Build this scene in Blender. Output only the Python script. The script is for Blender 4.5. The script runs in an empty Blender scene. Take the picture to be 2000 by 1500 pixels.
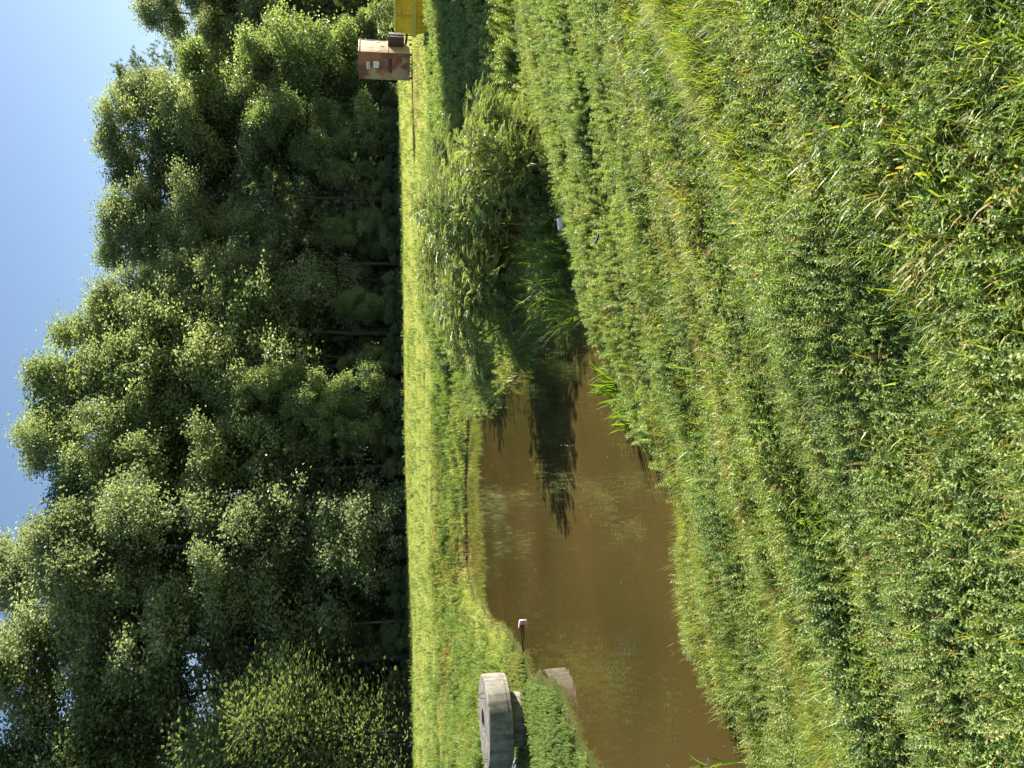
import bpy, bmesh, math, random
import numpy as np
from mathutils import Vector, Matrix

# ------------------------------------------------------------------ camera
scene = bpy.context.scene
C = scene.collection
PITCH = math.atan(250.0 / 1500.0)
ROLL = math.radians(1.0)
CAM = Vector((0.0, 0.0, 1.6))
F = Vector((0, math.cos(PITCH), -math.sin(PITCH)))
r0 = Vector((1, 0, 0))
d0 = Vector((0, -math.sin(PITCH), -math.cos(PITCH)))
RR = r0 * math.cos(ROLL) + d0 * math.sin(ROLL)      # upright picture's right
DD = d0 * math.cos(ROLL) - r0 * math.sin(ROLL)      # upright picture's down
cam = bpy.data.cameras.new('camera')
cam.sensor_fit = 'HORIZONTAL'; cam.sensor_width = 36.0; cam.lens = 27.0
cam.clip_start = 0.05; cam.clip_end = 3000
cob = bpy.data.objects.new('camera', cam); C.objects.link(cob)
m3 = Matrix((DD, RR, -F)).transposed()               # the phone was held on its side: picture x runs down
cob.matrix_world = Matrix.Translation(CAM) @ m3.to_4x4()
scene.camera = cob

# ------------------------------------------------------------------ light
SUN_AZ = math.radians(59.0)      # clockwise from +Y (the viewing direction)
SUN_EL = math.radians(22.5)
SUN_DIR = Vector((math.sin(SUN_AZ) * math.cos(SUN_EL), math.cos(SUN_AZ) * math.cos(SUN_EL), math.sin(SUN_EL)))
world = bpy.data.worlds.new('World'); scene.world = world
world.use_nodes = True
nt = world.node_tree; nt.nodes.clear()
sky = nt.nodes.new('ShaderNodeTexSky'); sky.sky_type = 'NISHITA'; sky.sun_disc = False
sky.sun_elevation = SUN_EL; sky.sun_rotation = SUN_AZ
sky.air_density = 1.0; sky.dust_density = 0.35; sky.ozone_density = 1.3; sky.altitude = 50
bg = nt.nodes.new('ShaderNodeBackground'); bg.inputs[1].default_value = 0.050
wo = nt.nodes.new('ShaderNodeOutputWorld')
nt.links.new(sky.outputs[0], bg.inputs[0]); nt.links.new(bg.outputs[0], wo.inputs[0])
sl = bpy.data.lights.new('sun', 'SUN'); sl.energy = 5.0; sl.angle = math.radians(0.5); sl.color = (1.0, 0.93, 0.79)
so = bpy.data.objects.new('sun', sl); C.objects.link(so)
so.rotation_euler = (-SUN_DIR).to_track_quat('-Z', 'Y').to_euler()
so.location = (60, 30, 60)
scene.view_settings.view_transform = 'Standard'
scene.view_settings.look = 'None'
scene.view_settings.exposure = 1.8
scene.view_settings.gamma = 1.0
scene.cycles.max_bounces = 6; scene.cycles.diffuse_bounces = 3; scene.cycles.glossy_bounces = 3
scene.cycles.transmission_bounces = 4; scene.cycles.transparent_max_bounces = 4
scene.cycles.caustics_reflective = False; scene.cycles.caustics_refractive = False

rng = np.random.default_rng(7)
random.seed(7)

# ------------------------------------------------------------------ helpers
def ray(u, v):
    return (F + RR * ((u - 750) / 1500.0) + DD * ((v - 1000) / 1500.0))
def at_z(u, v, z):
    d = ray(u, v); t = (z - CAM.z) / d.z
    return CAM + d * t
def at_y(u, v, y):
    d = ray(u, v); return CAM + d * (y / d.y)

def tag(o, label=None, cat=None, group=None, kind=None):
    if label: o['label'] = label
    if cat: o['category'] = cat
    if group: o['group'] = group
    if kind: o['kind'] = kind
    return o
def empty(name, loc, rz=0.0):
    o = bpy.data.objects.new(name, None); C.objects.link(o)
    o.location = loc; o.rotation_euler = (0, 0, rz); return o
def np_mesh(name, V, T, mats, midx=None, smooth=False, attr=None):
    """V (n,3), T (m,3) triangles"""
    me = bpy.data.meshes.new(name)
    V = np.asarray(V, dtype=np.float32); T = np.asarray(T, dtype=np.int32)
    me.vertices.add(len(V)); me.vertices.foreach_set('co', V.ravel())
    me.loops.add(T.size); me.loops.foreach_set('vertex_index', T.ravel())
    me.polygons.add(len(T))
    k = T.shape[1]
    me.polygons.foreach_set('loop_start', np.arange(0, T.size, k, dtype=np.int32))
    me.polygons.foreach_set('loop_total', np.full(len(T), k, dtype=np.int32))
    if midx is not None: me.polygons.foreach_set('material_index', np.asarray(midx, dtype=np.int32))
    me.polygons.foreach_set('use_smooth', np.full(len(T), bool(smooth)))
    if not isinstance(mats, (list, tuple)): mats = [mats]
    for m in mats: me.materials.append(m)
    if attr is not None:
        for nm, arr in attr.items():
            a = me.attributes.new(nm, 'FLOAT', 'POINT'); a.data.foreach_set('value', np.asarray(arr, dtype=np.float32))
    me.update(); me.validate()
    return me
def link(name, me, parent=None, loc=None):
    o = bpy.data.objects.new(name, me); C.objects.link(o)
    if parent: o.parent = parent
    if loc is not None: o.location = loc
    return o

class BM:
    def __init__(s): s.b = bmesh.new()
    def box(s, c, size, bev=0.0, rot=None, mi=0):
        r = bmesh.ops.create_cube(s.b, size=1.0)
        vs = r['verts']
        M = Matrix.Translation(c) @ (rot.to_4x4() if rot else Matrix()) @ Matrix.Diagonal((*size, 1))
        bmesh.ops.transform(s.b, matrix=M, verts=vs)
        fs = list({f for v in vs for f in v.link_faces})
        for f in fs: f.material_index = mi
        if bev > 0:
            es = list({e for v in vs for e in v.link_edges})
            bmesh.ops.bevel(s.b, geom=es, offset=bev, segments=2, affect='EDGES', profile=0.6)
        return s
    def cyl(s, p0, p1, r0_, r1_=None, n=16, caps=True, mi=0, smooth=True):
        r1_ = r0_ if r1_ is None else r1_
        p0 = Vector(p0); p1 = Vector(p1); d = p1 - p0
        q = d.to_track_quat('Z', 'Y').to_matrix()
        a = []; b_ = []
        for i in range(n):
            t = 2 * math.pi * i / n
            w = Vector((math.cos(t), math.sin(t), 0))
            a.append(s.b.verts.new(p0 + q @ (w * r0_))); b_.append(s.b.verts.new(p1 + q @ (w * r1_)))
        for i in range(n):
            f = s.b.faces.new((a[i], a[(i + 1) % n], b_[(i + 1) % n], b_[i])); f.material_index = mi; f.smooth = smooth
        if caps:
            f = s.b.faces.new(a[::-1]); f.material_index = mi
            f = s.b.faces.new(b_); f.material_index = mi
        return s
    def tube(s, pts, rad, n=8, mi=0):
        rings = []
        pts = [Vector(p) for p in pts]
        for i, p in enumerate(pts):
            d = (pts[min(i + 1, len(pts) - 1)] - pts[max(i - 1, 0)])
            q = d.to_track_quat('Z', 'Y').to_matrix()
            r = rad[i] if isinstance(rad, (list, tuple)) else rad
            rings.append([s.b.verts.new(p + q @ Vector((math.cos(2 * math.pi * k / n) * r, math.sin(2 * math.pi * k / n) * r, 0))) for k in range(n)])
        for A, B in zip(rings, rings[1:]):
            for k in range(n):
                f = s.b.faces.new((A[k], A[(k + 1) % n], B[(k + 1) % n], B[k])); f.smooth = True; f.material_index = mi
        s.b.faces.new(rings[0][::-1]); s.b.faces.new(rings[-1])
        return s
    def prism(s, poly, y0, y1, mi=0):
        """poly in (x,z), extruded along y"""
        a = [s.b.verts.new((x, y0, z)) for x, z in poly]; b_ = [s.b.verts.new((x, y1, z)) for x, z in poly]
        n = len(poly)
        for i in range(n):
            s.b.faces.new((a[i], a[(i + 1) % n], b_[(i + 1) % n], b_[i])).material_index = mi
        s.b.faces.new(a[::-1]).material_index = mi; s.b.faces.new(b_).material_index = mi
        return s
    def lathe(s, prof, n=48, mi=0, c=(0, 0, 0)):
        rings = []
        for r, z in prof:
            rings.append([s.b.verts.new((c[0] + math.cos(2 * math.pi * k / n) * r, c[1] + math.sin(2 * math.pi * k / n) * r, c[2] + z)) for k in range(n)])
        for A, B in zip(rings, rings[1:]):
            for k in range(n):
                f = s.b.faces.new((A[k], A[(k + 1) % n], B[(k + 1) % n], B[k])); f.smooth = True; f.material_index = mi
        return s
    def done(s, name, mats, parent=None, loc=None, rot=None):
        bmesh.ops.recalc_face_normals(s.b, faces=s.b.faces[:])
        me = bpy.data.meshes.new(name); s.b.to_mesh(me); s.b.free(); me.set_sharp_from_angle(angle=math.radians(28))
        if not isinstance(mats, (list, tuple)): mats = [mats]
        for m in mats: me.materials.append(m)
        o = link(name, me, parent, loc)
        if rot is not None: o.rotation_euler = rot
        return o

# ------------------------------------------------------------------ materials
def newmat(name):
    m = bpy.data.materials.new(name); m.use_nodes = True
    t = m.node_tree; t.nodes.clear()
    out = t.nodes.new('ShaderNodeOutputMaterial')
    return m, t, out
def N(t, kind, **kw):
    n = t.nodes.new(kind)
    for k, v in kw.items():
        if k in ('operation', 'blend_type', 'data_type', 'attribute_type', 'attribute_name', 'noise_dimensions', 'feature', 'wave_type', 'bands_direction'): setattr(n, k, v)
        else: n.inputs[k].default_value = v
    return n
def ramp(t, fac, stops):
    r = t.nodes.new('ShaderNodeValToRGB')
    els = r.color_ramp.elements
    while len(els) < len(stops): els.new(0.5)
    for e, (p, c) in zip(els, stops): e.position = p; e.color = (*c, 1)
    t.links.new(fac, r.inputs[0]); return r
def leaf_mat(name, stops, trans=0.42, rough=0.42, spec=0.45, tcol=(1.2, 1.25, 0.5), rnd=0.35, wscale=None, hue=0.0, inst='tint'):
    """stops: ramp over tint (0..1); tint = instance attribute (or 0.5) + object random + per-leaf noise"""
    m, t, out = newmat(name); L = t.links.new
    geo = t.nodes.new('ShaderNodeNewGeometry')
    oi = t.nodes.new('ShaderNodeObjectInfo')
    acc = None
    if inst:
        a = t.nodes.new('ShaderNodeAttribute'); a.attribute_type = 'INSTANCER'; a.attribute_name = inst
        base = a.outputs['Fac']
    else:
        v = t.nodes.new('ShaderNodeValue'); v.outputs[0].default_value = 0.5; base = v.outputs[0]
    # random per mesh island (every leaf is its own island) and per object
    s1 = N(t, 'ShaderNodeMath', operation='SUBTRACT'); L(geo.outputs['Random Per Island'], s1.inputs[0]); s1.inputs[1].default_value = 0.5
    m1 = N(t, 'ShaderNodeMath', operation='MULTIPLY_ADD'); L(s1.outputs[0], m1.inputs[0]); m1.inputs[1].default_value = rnd; L(base, m1.inputs[2])
    s2 = N(t, 'ShaderNodeMath', operation='SUBTRACT'); L(oi.outputs['Random'], s2.inputs[0]); s2.inputs[1].default_value = 0.5
    m2 = N(t, 'ShaderNodeMath', operation='MULTIPLY_ADD'); L(s2.outputs[0], m2.inputs[0]); m2.inputs[1].default_value = rnd * 0.6; L(m1.outputs[0], m2.inputs[2])
    fac = m2.outputs[0]
    if wscale:
        nz = t.nodes.new('ShaderNodeTexNoise'); nz.inputs['Scale'].default_value = wscale; nz.inputs['Detail'].default_value = 2
        L(geo.outputs['Position'], nz.inputs['Vector'])
        s3 = N(t, 'ShaderNodeMath', operation='SUBTRACT'); L(nz.outputs[0], s3.inputs[0]); s3.inputs[1].default_value = 0.5
        m3_ = N(t, 'ShaderNodeMath', operation='MULTIPLY_ADD'); L(s3.outputs[0], m3_.inputs[0]); m3_.inputs[1].default_value = 1.1; L(fac, m3_.inputs[2])
        fac = m3_.outputs[0]
    r = ramp(t, fac, stops)
    p = t.nodes.new('ShaderNodeBsdfPrincipled'); L(r.outputs[0], p.inputs['Base Color'])
    p.inputs['Roughness'].default_value = rough; p.inputs['Specular IOR Level'].default_value = spec
    mul = t.nodes.new('ShaderNodeMix'); mul.data_type = 'RGBA'; mul.blend_type = 'MULTIPLY'; mul.inputs[0].default_value = 1.0
    L(r.outputs[0], mul.inputs[6]); mul.inputs[7].default_value = (*tcol, 1)
    tr = t.nodes.new('ShaderNodeBsdfTranslucent'); L(mul.outputs[2], tr.inputs[0])
    mx = t.nodes.new('ShaderNodeMixShader'); mx.inputs[0].default_value = trans
    L(p.outputs[0], mx.inputs[1]); L(tr.outputs[0], mx.inputs[2]); L(mx.outputs[0], out.inputs[0])
    return m
def simple(name, col, rough=0.7, metal=0.0, spec=0.4, noise=None, bump=0.0, bscale=30, tex='Object'):
    m, t, out = newmat(name); L = t.links.new
    p = t.nodes.new('ShaderNodeBsdfPrincipled'); p.inputs['Base Color'].default_value = (*col, 1)
    p.inputs['Roughness'].default_value = rough; p.inputs['Metallic'].default_value = metal; p.inputs['Specular IOR Level'].default_value = spec
    tc = t.nodes.new('ShaderNodeTexCoord')
    if noise:
        sc, stops = noise
        nz = t.nodes.new('ShaderNodeTexNoise'); nz.inputs['Scale'].default_value = sc; nz.inputs['Detail'].default_value = 6; nz.inputs['Roughness'].default_value = 0.65
        L(tc.outputs[tex], nz.inputs['Vector']); r = ramp(t, nz.outputs[0], stops); L(r.outputs[0], p.inputs['Base Color'])
    if bump:
        nb = t.nodes.new('ShaderNodeTexNoise'); nb.inputs['Scale'].default_value = bscale; nb.inputs['Detail'].default_value = 5
        L(tc.outputs[tex], nb.inputs['Vector']); b = t.nodes.new('ShaderNodeBump'); b.inputs['Strength'].default_value = bump; b.inputs['Distance'].default_value = 0.02
        L(nb.outputs[0], b.inputs['Height']); L(b.outputs[0], p.inputs['Normal'])
    L(p.outputs[0], out.inputs[0]); return m

# weeds: tint 0 = blue green, .5 = mid green, .8 yellow green, 1 = dry brown
WEED = [(0.0, (0.13, 0.20, 0.095)), (0.35, (0.20, 0.27, 0.11)), (0.6, (0.265, 0.365, 0.12)), (0.8, (0.35, 0.41, 0.155)), (1.0, (0.33, 0.20, 0.10))]
M_clover = leaf_mat('clover_leaf', WEED, trans=0.42, rough=0.5, spec=0.3)
M_blade = leaf_mat('grass_blade', [(0.0, (0.12, 0.20, 0.07)), (0.4, (0.21, 0.32, 0.06)), (0.75, (0.31, 0.39, 0.06)), (1.0, (0.38, 0.26, 0.11))], trans=0.5, rough=0.45, spec=0.35)
M_lawn = leaf_mat('lawn_blade', [(0.0, (0.25, 0.35, 0.10)), (0.5, (0.41, 0.47, 0.14)), (0.8, (0.46, 0.46, 0.18)), (1.0, (0.42, 0.30, 0.16))], trans=0.45, rough=0.5, spec=0.3, tcol=(1.15, 1.15, 0.7))
M_dry = leaf_mat('dry_stem', [(0.0, (0.16, 0.07, 0.035)), (0.5, (0.25, 0.14, 0.07)), (1.0, (0.38, 0.28, 0.15))], trans=0.2, rough=0.7, spec=0.2)
def tree_leaf(name, dark, mid, light, **kw):
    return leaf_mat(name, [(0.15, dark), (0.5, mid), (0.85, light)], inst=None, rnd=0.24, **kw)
M_oak = tree_leaf('oak_leaf', (0.17, 0.22, 0.13), (0.29, 0.35, 0.20), (0.41, 0.46, 0.28), trans=0.42, tcol=(1.15, 1.15, 0.65), rough=0.5, spec=0.4, wscale=0.35)
M_gum = tree_leaf('sweetgum_leaf', (0.17, 0.23, 0.12), (0.29, 0.36, 0.18), (0.42, 0.47, 0.26), trans=0.42, tcol=(1.15, 1.15, 0.65), rough=0.42, wscale=0.3)
M_maple = tree_leaf('maple_leaf', (0.15, 0.21, 0.11), (0.25, 0.32, 0.16), (0.38, 0.44, 0.23), trans=0.45, rough=0.48, spec=0.45, wscale=0.4)
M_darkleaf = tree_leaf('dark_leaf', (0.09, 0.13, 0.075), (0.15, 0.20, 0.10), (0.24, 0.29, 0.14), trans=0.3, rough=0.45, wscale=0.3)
M_pine = tree_leaf('pine_needle', (0.08, 0.12, 0.06), (0.15, 0.20, 0.085), (0.26, 0.31, 0.12), trans=0.3, rough=0.5, wscale=0.25)
M_frond = tree_leaf('frond_leaf', (0.16, 0.23, 0.10), (0.29, 0.35, 0.13), (0.42, 0.45, 0.17), trans=0.42, tcol=(1.15, 1.15, 0.65), rough=0.45, wscale=1.2)
M_bark = simple('bark', (0.05, 0.045, 0.038), 0.9, noise=(3.0, [(0.3, (0.028, 0.025, 0.022)), (0.7, (0.075, 0.066, 0.056))]), bump=0.8, bscale=9)
M_pinebark = simple('pine_bark', (0.05, 0.04, 0.03), 0.9, noise=(3.0, [(0.3, (0.03, 0.024, 0.02)), (0.7, (0.08, 0.06, 0.05))]), bump=0.8, bscale=8)
M_stem = simple('green_stem', (0.09, 0.10, 0.04), 0.7)
M_twig = simple('pale_dead_twig', (0.30, 0.26, 0.21), 0.85, noise=(4.0, [(0.3, (0.2, 0.17, 0.13)), (0.7, (0.4, 0.35, 0.29))]))

# ------------------------------------------------------------------ noise
def hash2(ix, iy, seed):
    h = (ix.astype(np.int64) * 374761393 + iy.astype(np.int64) * 668265263 + seed * 974634777) & 0x7fffffff
    h = ((h ^ (h >> 13)) * 1274126177) & 0x7fffffff
    return ((h ^ (h >> 16)) & 0xffffff) / float(0xffffff)
def vnoise(x, y, seed=0):
    ix = np.floor(x); iy = np.floor(y); fx = x - ix; fy = y - iy
    fx = fx * fx * (3 - 2 * fx); fy = fy * fy * (3 - 2 * fy)
    a = hash2(ix, iy, seed); b = hash2(ix + 1, iy, seed); c = hash2(ix, iy + 1, seed); d = hash2(ix + 1, iy + 1, seed)
    return (a * (1 - fx) + b * fx) * (1 - fy) + (c * (1 - fx) + d * fx) * fy
def fbm(x, y, seed=0, oct=3):
    s = 0; a = 0.5; tot = 0
    for i in range(oct):
        s = s + a * vnoise(x * 2 ** i + 13.7 * i, y * 2 ** i - 7.1 * i, seed + i); tot += a; a *= 0.5
    return s / tot
def sstep(x):
    x = np.clip(x, 0, 1); return x * x * (3 - 2 * x)

# ------------------------------------------------------------------ terrain
ZW = -1.16
near_px = [(-400, 1600), (0, 1480), (100, 1470), (150, 1425), (250, 1375), (400, 1350), (550, 1332), (650, 1268), (740, 1225), (810, 1190), (880, 1150)]
far_px = [(885, 1120), (850, 1070), (780, 1015), (730, 985), (706, 955), (690, 915), (550, 910), (400, 912), (330, 925), (285, 955), (250, 992), (222, 1016), (160, 1040), (195, 1056), (150, 1085), (80, 1120), (0, 1160), (-400, 1330)]
def pw(px): return [tuple(at_z(u, v, ZW)[:2]) for u, v in px]
near_w, far_w = pw(near_px), pw(far_px)
POND = near_w + far_w
axis_px = [(882, 1135), (960, 1118), (1080, 1085), (1230, 1045), (1500, 1005), (1900, 975)]
AXIS = pw(axis_px)
AXIS = AXIS + [(AXIS[-1][0] + 14, AXIS[-1][1] + 5)]
def seg_dist(x, y, a, b):
    ax, ay = a; bx, by = b
    dx, dy = bx - ax, by - ay
    t = np.clip(((x - ax) * dx + (y - ay) * dy) / (dx * dx + dy * dy), 0, 1)
    return np.hypot(x - ax - t * dx, y - ay - t * dy)
def poly_dist(x, y):
    """signed: negative inside the pond; positive outside"""
    d = np.full_like(x, 1e9); ins = np.zeros(x.shape, bool)
    P = POND; n = len(P)
    for i in range(n):
        a = P[i]; b = P[(i + 1) % n]
        d = np.minimum(d, seg_dist(x, y, a, b))
        if a[1] != b[1]:
            c = ((a[1] > y) != (b[1] > y)) & (x < (b[0] - a[0]) * (y - a[1]) / (b[1] - a[1]) + a[0])
            ins ^= c
    return np.where(ins, -d, d) + 0.55 * (fbm(x * 0.9, y * 1.1, 7, 3) - 0.5)
RISER = tuple(at_z(98, 1029, ZW)[:2])
# line that separates the near bank from the far bank: pond's middle, then the ditch axis
mid = [(-60, 6.0)] + [(-8.0, 6.5), (-5.5, 7.3), (-4.0, 8.8), (-1.0, 12.0)] + AXIS
mid.sort()
MX = np.array([p[0] for p in mid]); MY = np.array([p[1] for p in mid])
def far_plane(x, y):
    return -0.51 - 0.0155 * x + 0.0065 * y
def terrain(x, y):
    x = np.asarray(x, float); y = np.asarray(y, float)
    dp = poly_dist(x, y)
    da = np.full_like(x, 1e9); rise = np.zeros_like(x)
    for a, b in zip(AXIS, AXIS[1:]): da = np.minimum(da, seg_dist(x, y, a, b))
    d = np.minimum(np.maximum(dp, -3), da - 0.35)
    isfar = y > np.interp(x, MX, MY)
    wob = 0.35 * (fbm(x * 0.6, y * 0.6, 5) - 0.5)
    W = np.where(isfar, 5.2 + 3.4 * sstep((x + 0.5) / 4.5), 7.2)
    top = np.where(isfar, far_plane(x, y), 0.06 - 0.012 * np.abs(x))
    s = np.clip((d + wob * sstep(d)) / W, 0, 1)
    prof = np.where(isfar, np.where(x < 1, s ** 1.15, 0.55 * s + 0.45 * np.sin(s * math.pi / 2)), s * 0.85 + 0.15 * sstep(s))
    z = np.where(d > 0, (ZW + 0.02) + (top - ZW - 0.02) * np.clip(prof, 0, 1), ZW + 0.02 - 0.5 * sstep(-d / 1.4))
    rx, ry = RISER; dr = np.hypot(x - rx, y - ry); shelf = 1 - sstep((dr - 2.3) / 2.2)
    z = np.where(d > 0, z * (1 - shelf) + shelf * np.minimum(z, ZW + 0.03 + 0.02 * dr), z)
    dist = np.hypot(x, y)
    # mower ruts and lumps, stretched along x
    dry = sstep(d / 0.5)
    tilt = np.where(isfar, y + 0.12 * x, 0.84 * y - 0.54 * x); alg = np.where(isfar, x, 0.84 * x + 0.54 * y)
    amp = dry * np.where(isfar, 0.5, 1.0) * (1 - shelf)
    z = z + amp * (0.17 * (fbm(alg * 0.22, tilt * 1.4, 11) - 0.5) + 0.13 * (fbm(alg * 0.35 + 3, tilt * 3.2, 21, 2) - 0.5) + 0.05 * (fbm(x * 4, y * 5, 31, 2) - 0.5))
    z = z + 0.22 * sstep((dist - 20) / 20) * (fbm(x * 0.07, y * 0.12, 41, 2) - 0.5) * np.where(isfar, 1, 0)
    return z
def tz(x, y): return float(terrain(np.array([x]), np.array([y]))[0])

def axis_coords(lo, hi, fine, c, growth):
    pts = [c]; s = fine; p = c
    while p < hi: p += s; s = fine + growth * abs(p - c); pts.append(p)
    neg = []; p = c; s = fine
    while p > lo: p -= s; s = fine + growth * abs(p - c); neg.append(p)
    return np.array(neg[::-1] + pts)
xs = axis_coords(-900, 900, 0.07, 0.0, 0.018)
ys = axis_coords(-300, 1200, 0.07, 4.0, 0.017)
X, Y = np.meshgrid(xs, ys)
Z = terrain(X.ravel(), Y.ravel())
V = np.column_stack([X.ravel(), Y.ravel(), Z])
ny, nx = X.shape
i = np.arange(ny - 1)[:, None] * nx + np.arange(nx - 1)[None, :]
T = np.stack([i, i + 1, i + nx + 1, i + nx], -1).reshape(-1, 4)
mg, t, out = newmat('ground_soil'); L = t.links.new
geo = t.nodes.new('ShaderNodeNewGeometry')
n1 = t.nodes.new('ShaderNodeTexNoise'); n1.inputs['Scale'].default_value = 1.3; n1.inputs['Detail'].default_value = 8; n1.inputs['Roughness'].default_value = 0.7
n2 = t.nodes.new('ShaderNodeTexNoise'); n2.inputs['Scale'].default_value = 28; n2.inputs['Detail'].default_value = 4
L(geo.outputs['Position'], n1.inputs['Vector']); L(geo.outputs['Position'], n2.inputs['Vector'])
ra = ramp(t, n1.outputs[0], [(0.35, (0.05, 0.075, 0.02)), (0.52, (0.08, 0.10, 0.025)), (0.7, (0.13, 0.10, 0.045))])
rb = ramp(t, n2.outputs[0], [(0.3, (0.35, 0.35, 0.35)), (0.7, (1.25, 1.25, 1.2))])
mm = t.nodes.new('ShaderNodeMix'); mm.data_type = 'RGBA'; mm.blend_type = 'MULTIPLY'; mm.inputs[0].default_value = 1
L(ra.outputs[0], mm.inputs[6]); L(rb.outputs[0], mm.inputs[7])
pb = t.nodes.new('ShaderNodeBsdfPrincipled'); pb.inputs['Roughness'].default_value = 0.95; pb.inputs['Specular IOR Level'].default_value = 0.1
L(mm.outputs[2], pb.inputs['Base Color'])
bp = t.nodes.new('ShaderNodeBump'); bp.inputs['Strength'].default_value = 0.7; bp.inputs['Distance'].default_value = 0.03; L(n2.outputs[0], bp.inputs['Height']); L(bp.outputs[0], pb.inputs['Normal'])
L(pb.outputs[0], out.inputs[0])
ground = link('ground', np_mesh('ground', V, T, mg, smooth=True)); tag(ground, kind='structure')

# water: murky brown, mirror smooth with faint ripples
mw, t, out = newmat('murky_water'); L = t.links.new
geo = t.nodes.new('ShaderNodeNewGeometry')
p = t.nodes.new('ShaderNodeBsdfPrincipled')
nz = t.nodes.new('ShaderNodeTexNoise'); nz.inputs['Scale'].default_value = 0.35; nz.inputs['Detail'].default_value = 3
L(geo.outputs['Position'], nz.inputs['Vector'])
rw = ramp(t, nz.outputs[0], [(0.35, (0.062, 0.049, 0.014)), (0.65, (0.090, 0.061, 0.019))])
L(rw.outputs[0], p.inputs['Base Color'])
p.inputs['Roughness'].default_value = 0.01; p.inputs['IOR'].default_value = 1.42; p.inputs['Specular IOR Level'].default_value = 0.5
nb = t.nodes.new('ShaderNodeTexNoise'); nb.inputs['Scale'].default_value = 3.5; nb.inputs['Detail'].default_value = 2
mp = t.nodes.new('ShaderNodeMapping'); mp.inputs['Scale'].default_value = (0.7, 1.6, 1); L(geo.outputs['Position'], mp.inputs[0]); L(mp.outputs[0], nb.inputs['Vector'])
b = t.nodes.new('ShaderNodeBump'); b.inputs['Strength'].default_value = 0.05; b.inputs['Distance'].default_value = 0.02
L(nb.outputs[0], b.inputs['Height']); L(b.outputs[0], p.inputs['Normal']); L(p.outputs[0], out.inputs[0])
wx0, wx1, wy0, wy1 = -45, 9, 3.0, 32
wgx = np.linspace(wx0, wx1, 109); wgy = np.linspace(wy0, wy1, 59)
WX, WY = np.meshgrid(wgx, wgy)
i = np.arange(58)[:, None] * 109 + np.arange(108)[None, :]
WT = np.stack([i, i + 1, i + 110, i + 109], -1).reshape(-1, 4)
cx = WX.ravel()[WT].mean(1); cy = WY.ravel()[WT].mean(1)
keep = poly_dist(cx, cy) < 0.9
wme = np_mesh('water', np.column_stack([WX.ravel(), WY.ravel(), np.full(WX.size, ZW)]), WT[keep], mw, smooth=True)
tag(link('water', wme), kind='structure')

# ------------------------------------------------------------------ leaf geometry
def rand_unit(n):
    v = rng.normal(size=(n, 3)); return v / np.linalg.norm(v, axis=1)[:, None]
def nrm(v): return v / np.maximum(np.linalg.norm(v, axis=-1, keepdims=True), 1e-9)
def kites(c, tipdir, normal, length, width, fold=0.25):
    """folded kite leaves: 4 verts, 2 tris each. c base point"""
    t_ = nrm(tipdir); n_ = nrm(normal - (normal * t_).sum(1)[:, None] * t_)
    s_ = np.cross(t_, n_)
    length = np.broadcast_to(length, (len(c),))[:, None]; width = np.broadcast_to(width, (len(c),))[:, None]
    b = c; tip = c + t_ * length - n_ * length * 0.12
    l = c + t_ * length * 0.45 + s_ * width * 0.5 + n_ * width * fold
    r = c + t_ * length * 0.45 - s_ * width * 0.5 + n_ * width * fold
    Vv = np.stack([b, l, tip, r], 1).reshape(-1, 3)
    k = np.arange(len(c))[:, None] * 4
    Tt = np.concatenate([k + [0, 2, 1], k + [0, 3, 2]], 1).reshape(-1, 3)
    return Vv, Tt
def merge(parts):
    Vs, Ts, o = [], [], 0
    for v, t_ in parts:
        Vs.append(v); Ts.append(t_ + o); o += len(v)
    return np.concatenate(Vs), np.concatenate(Ts)
def blade(base, az, lean, length, width, segs=4, droop=1.0, twist=0.0):
    """one grass blade as a strip of quads (tris)"""
    pts = []; p = np.array(base, float); ang = lean
    d_h = np.array([math.cos(az), math.sin(az), 0.0])
    side = np.array([-math.sin(az + twist), math.cos(az + twist), 0.0])
    st = length / segs
    for k in range(segs + 1):
        f = k / segs
        w = width * (0.55 + 0.9 * f - 1.45 * f * f) if k < segs else 0.0
        w = max(w, width * 0.02)
        pts.append(p - side * w * 0.5); pts.append(p + side * w * 0.5)
        p = p + (d_h * math.sin(ang) + np.array([0, 0, math.cos(ang)])) * st
        ang += droop / segs * (0.5 + f)
    Vv = np.array(pts); Tt = []
    for k in range(segs):
        a = 2 * k; Tt += [(a, a + 1, a + 3), (a, a + 3, a + 2)]
    return Vv, np.array(Tt)
def clover_clump(n=34, R=0.075, h=0.07, leaf=0.013):
    r = R * np.sqrt(rng.random(n)); a = rng.random(n) * 2 * math.pi
    H = h * (0.45 + 0.75 * rng.random(n)) * (1 - 0.5 * (r / R) ** 2)
    c = np.column_stack([r * np.cos(a), r * np.sin(a), H])
    parts = []
    yaw = rng.random(n) * 2 * math.pi
    tilt = nrm(np.array([0, 0, 1.0]) + 0.55 * rng.normal(size=(n, 3)) * [1, 1, 0.4])
    for k in range(3):
        aa = yaw + k * 2.094
        td = np.column_stack([np.cos(aa), np.sin(aa), 0.25 * rng.normal(size=n)])
        td = td - (td * tilt).sum(1)[:, None] * tilt * 0.9
        sz = leaf * (0.7 + 0.6 * rng.random(n))
        parts.append(kites(c, td, tilt, sz, sz * 0.72, 0.12))
    # stems: thin slivers
    m = n // 3
    base = np.column_stack([c[:m, 0] * 0.5, c[:m, 1] * 0.5, np.zeros(m)])
    d_ = c[:m] - base
    parts.append(kites(base, d_, rand_unit(m), np.linalg.norm(d_, axis=1), 0.0016))
    return merge(parts)
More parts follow.
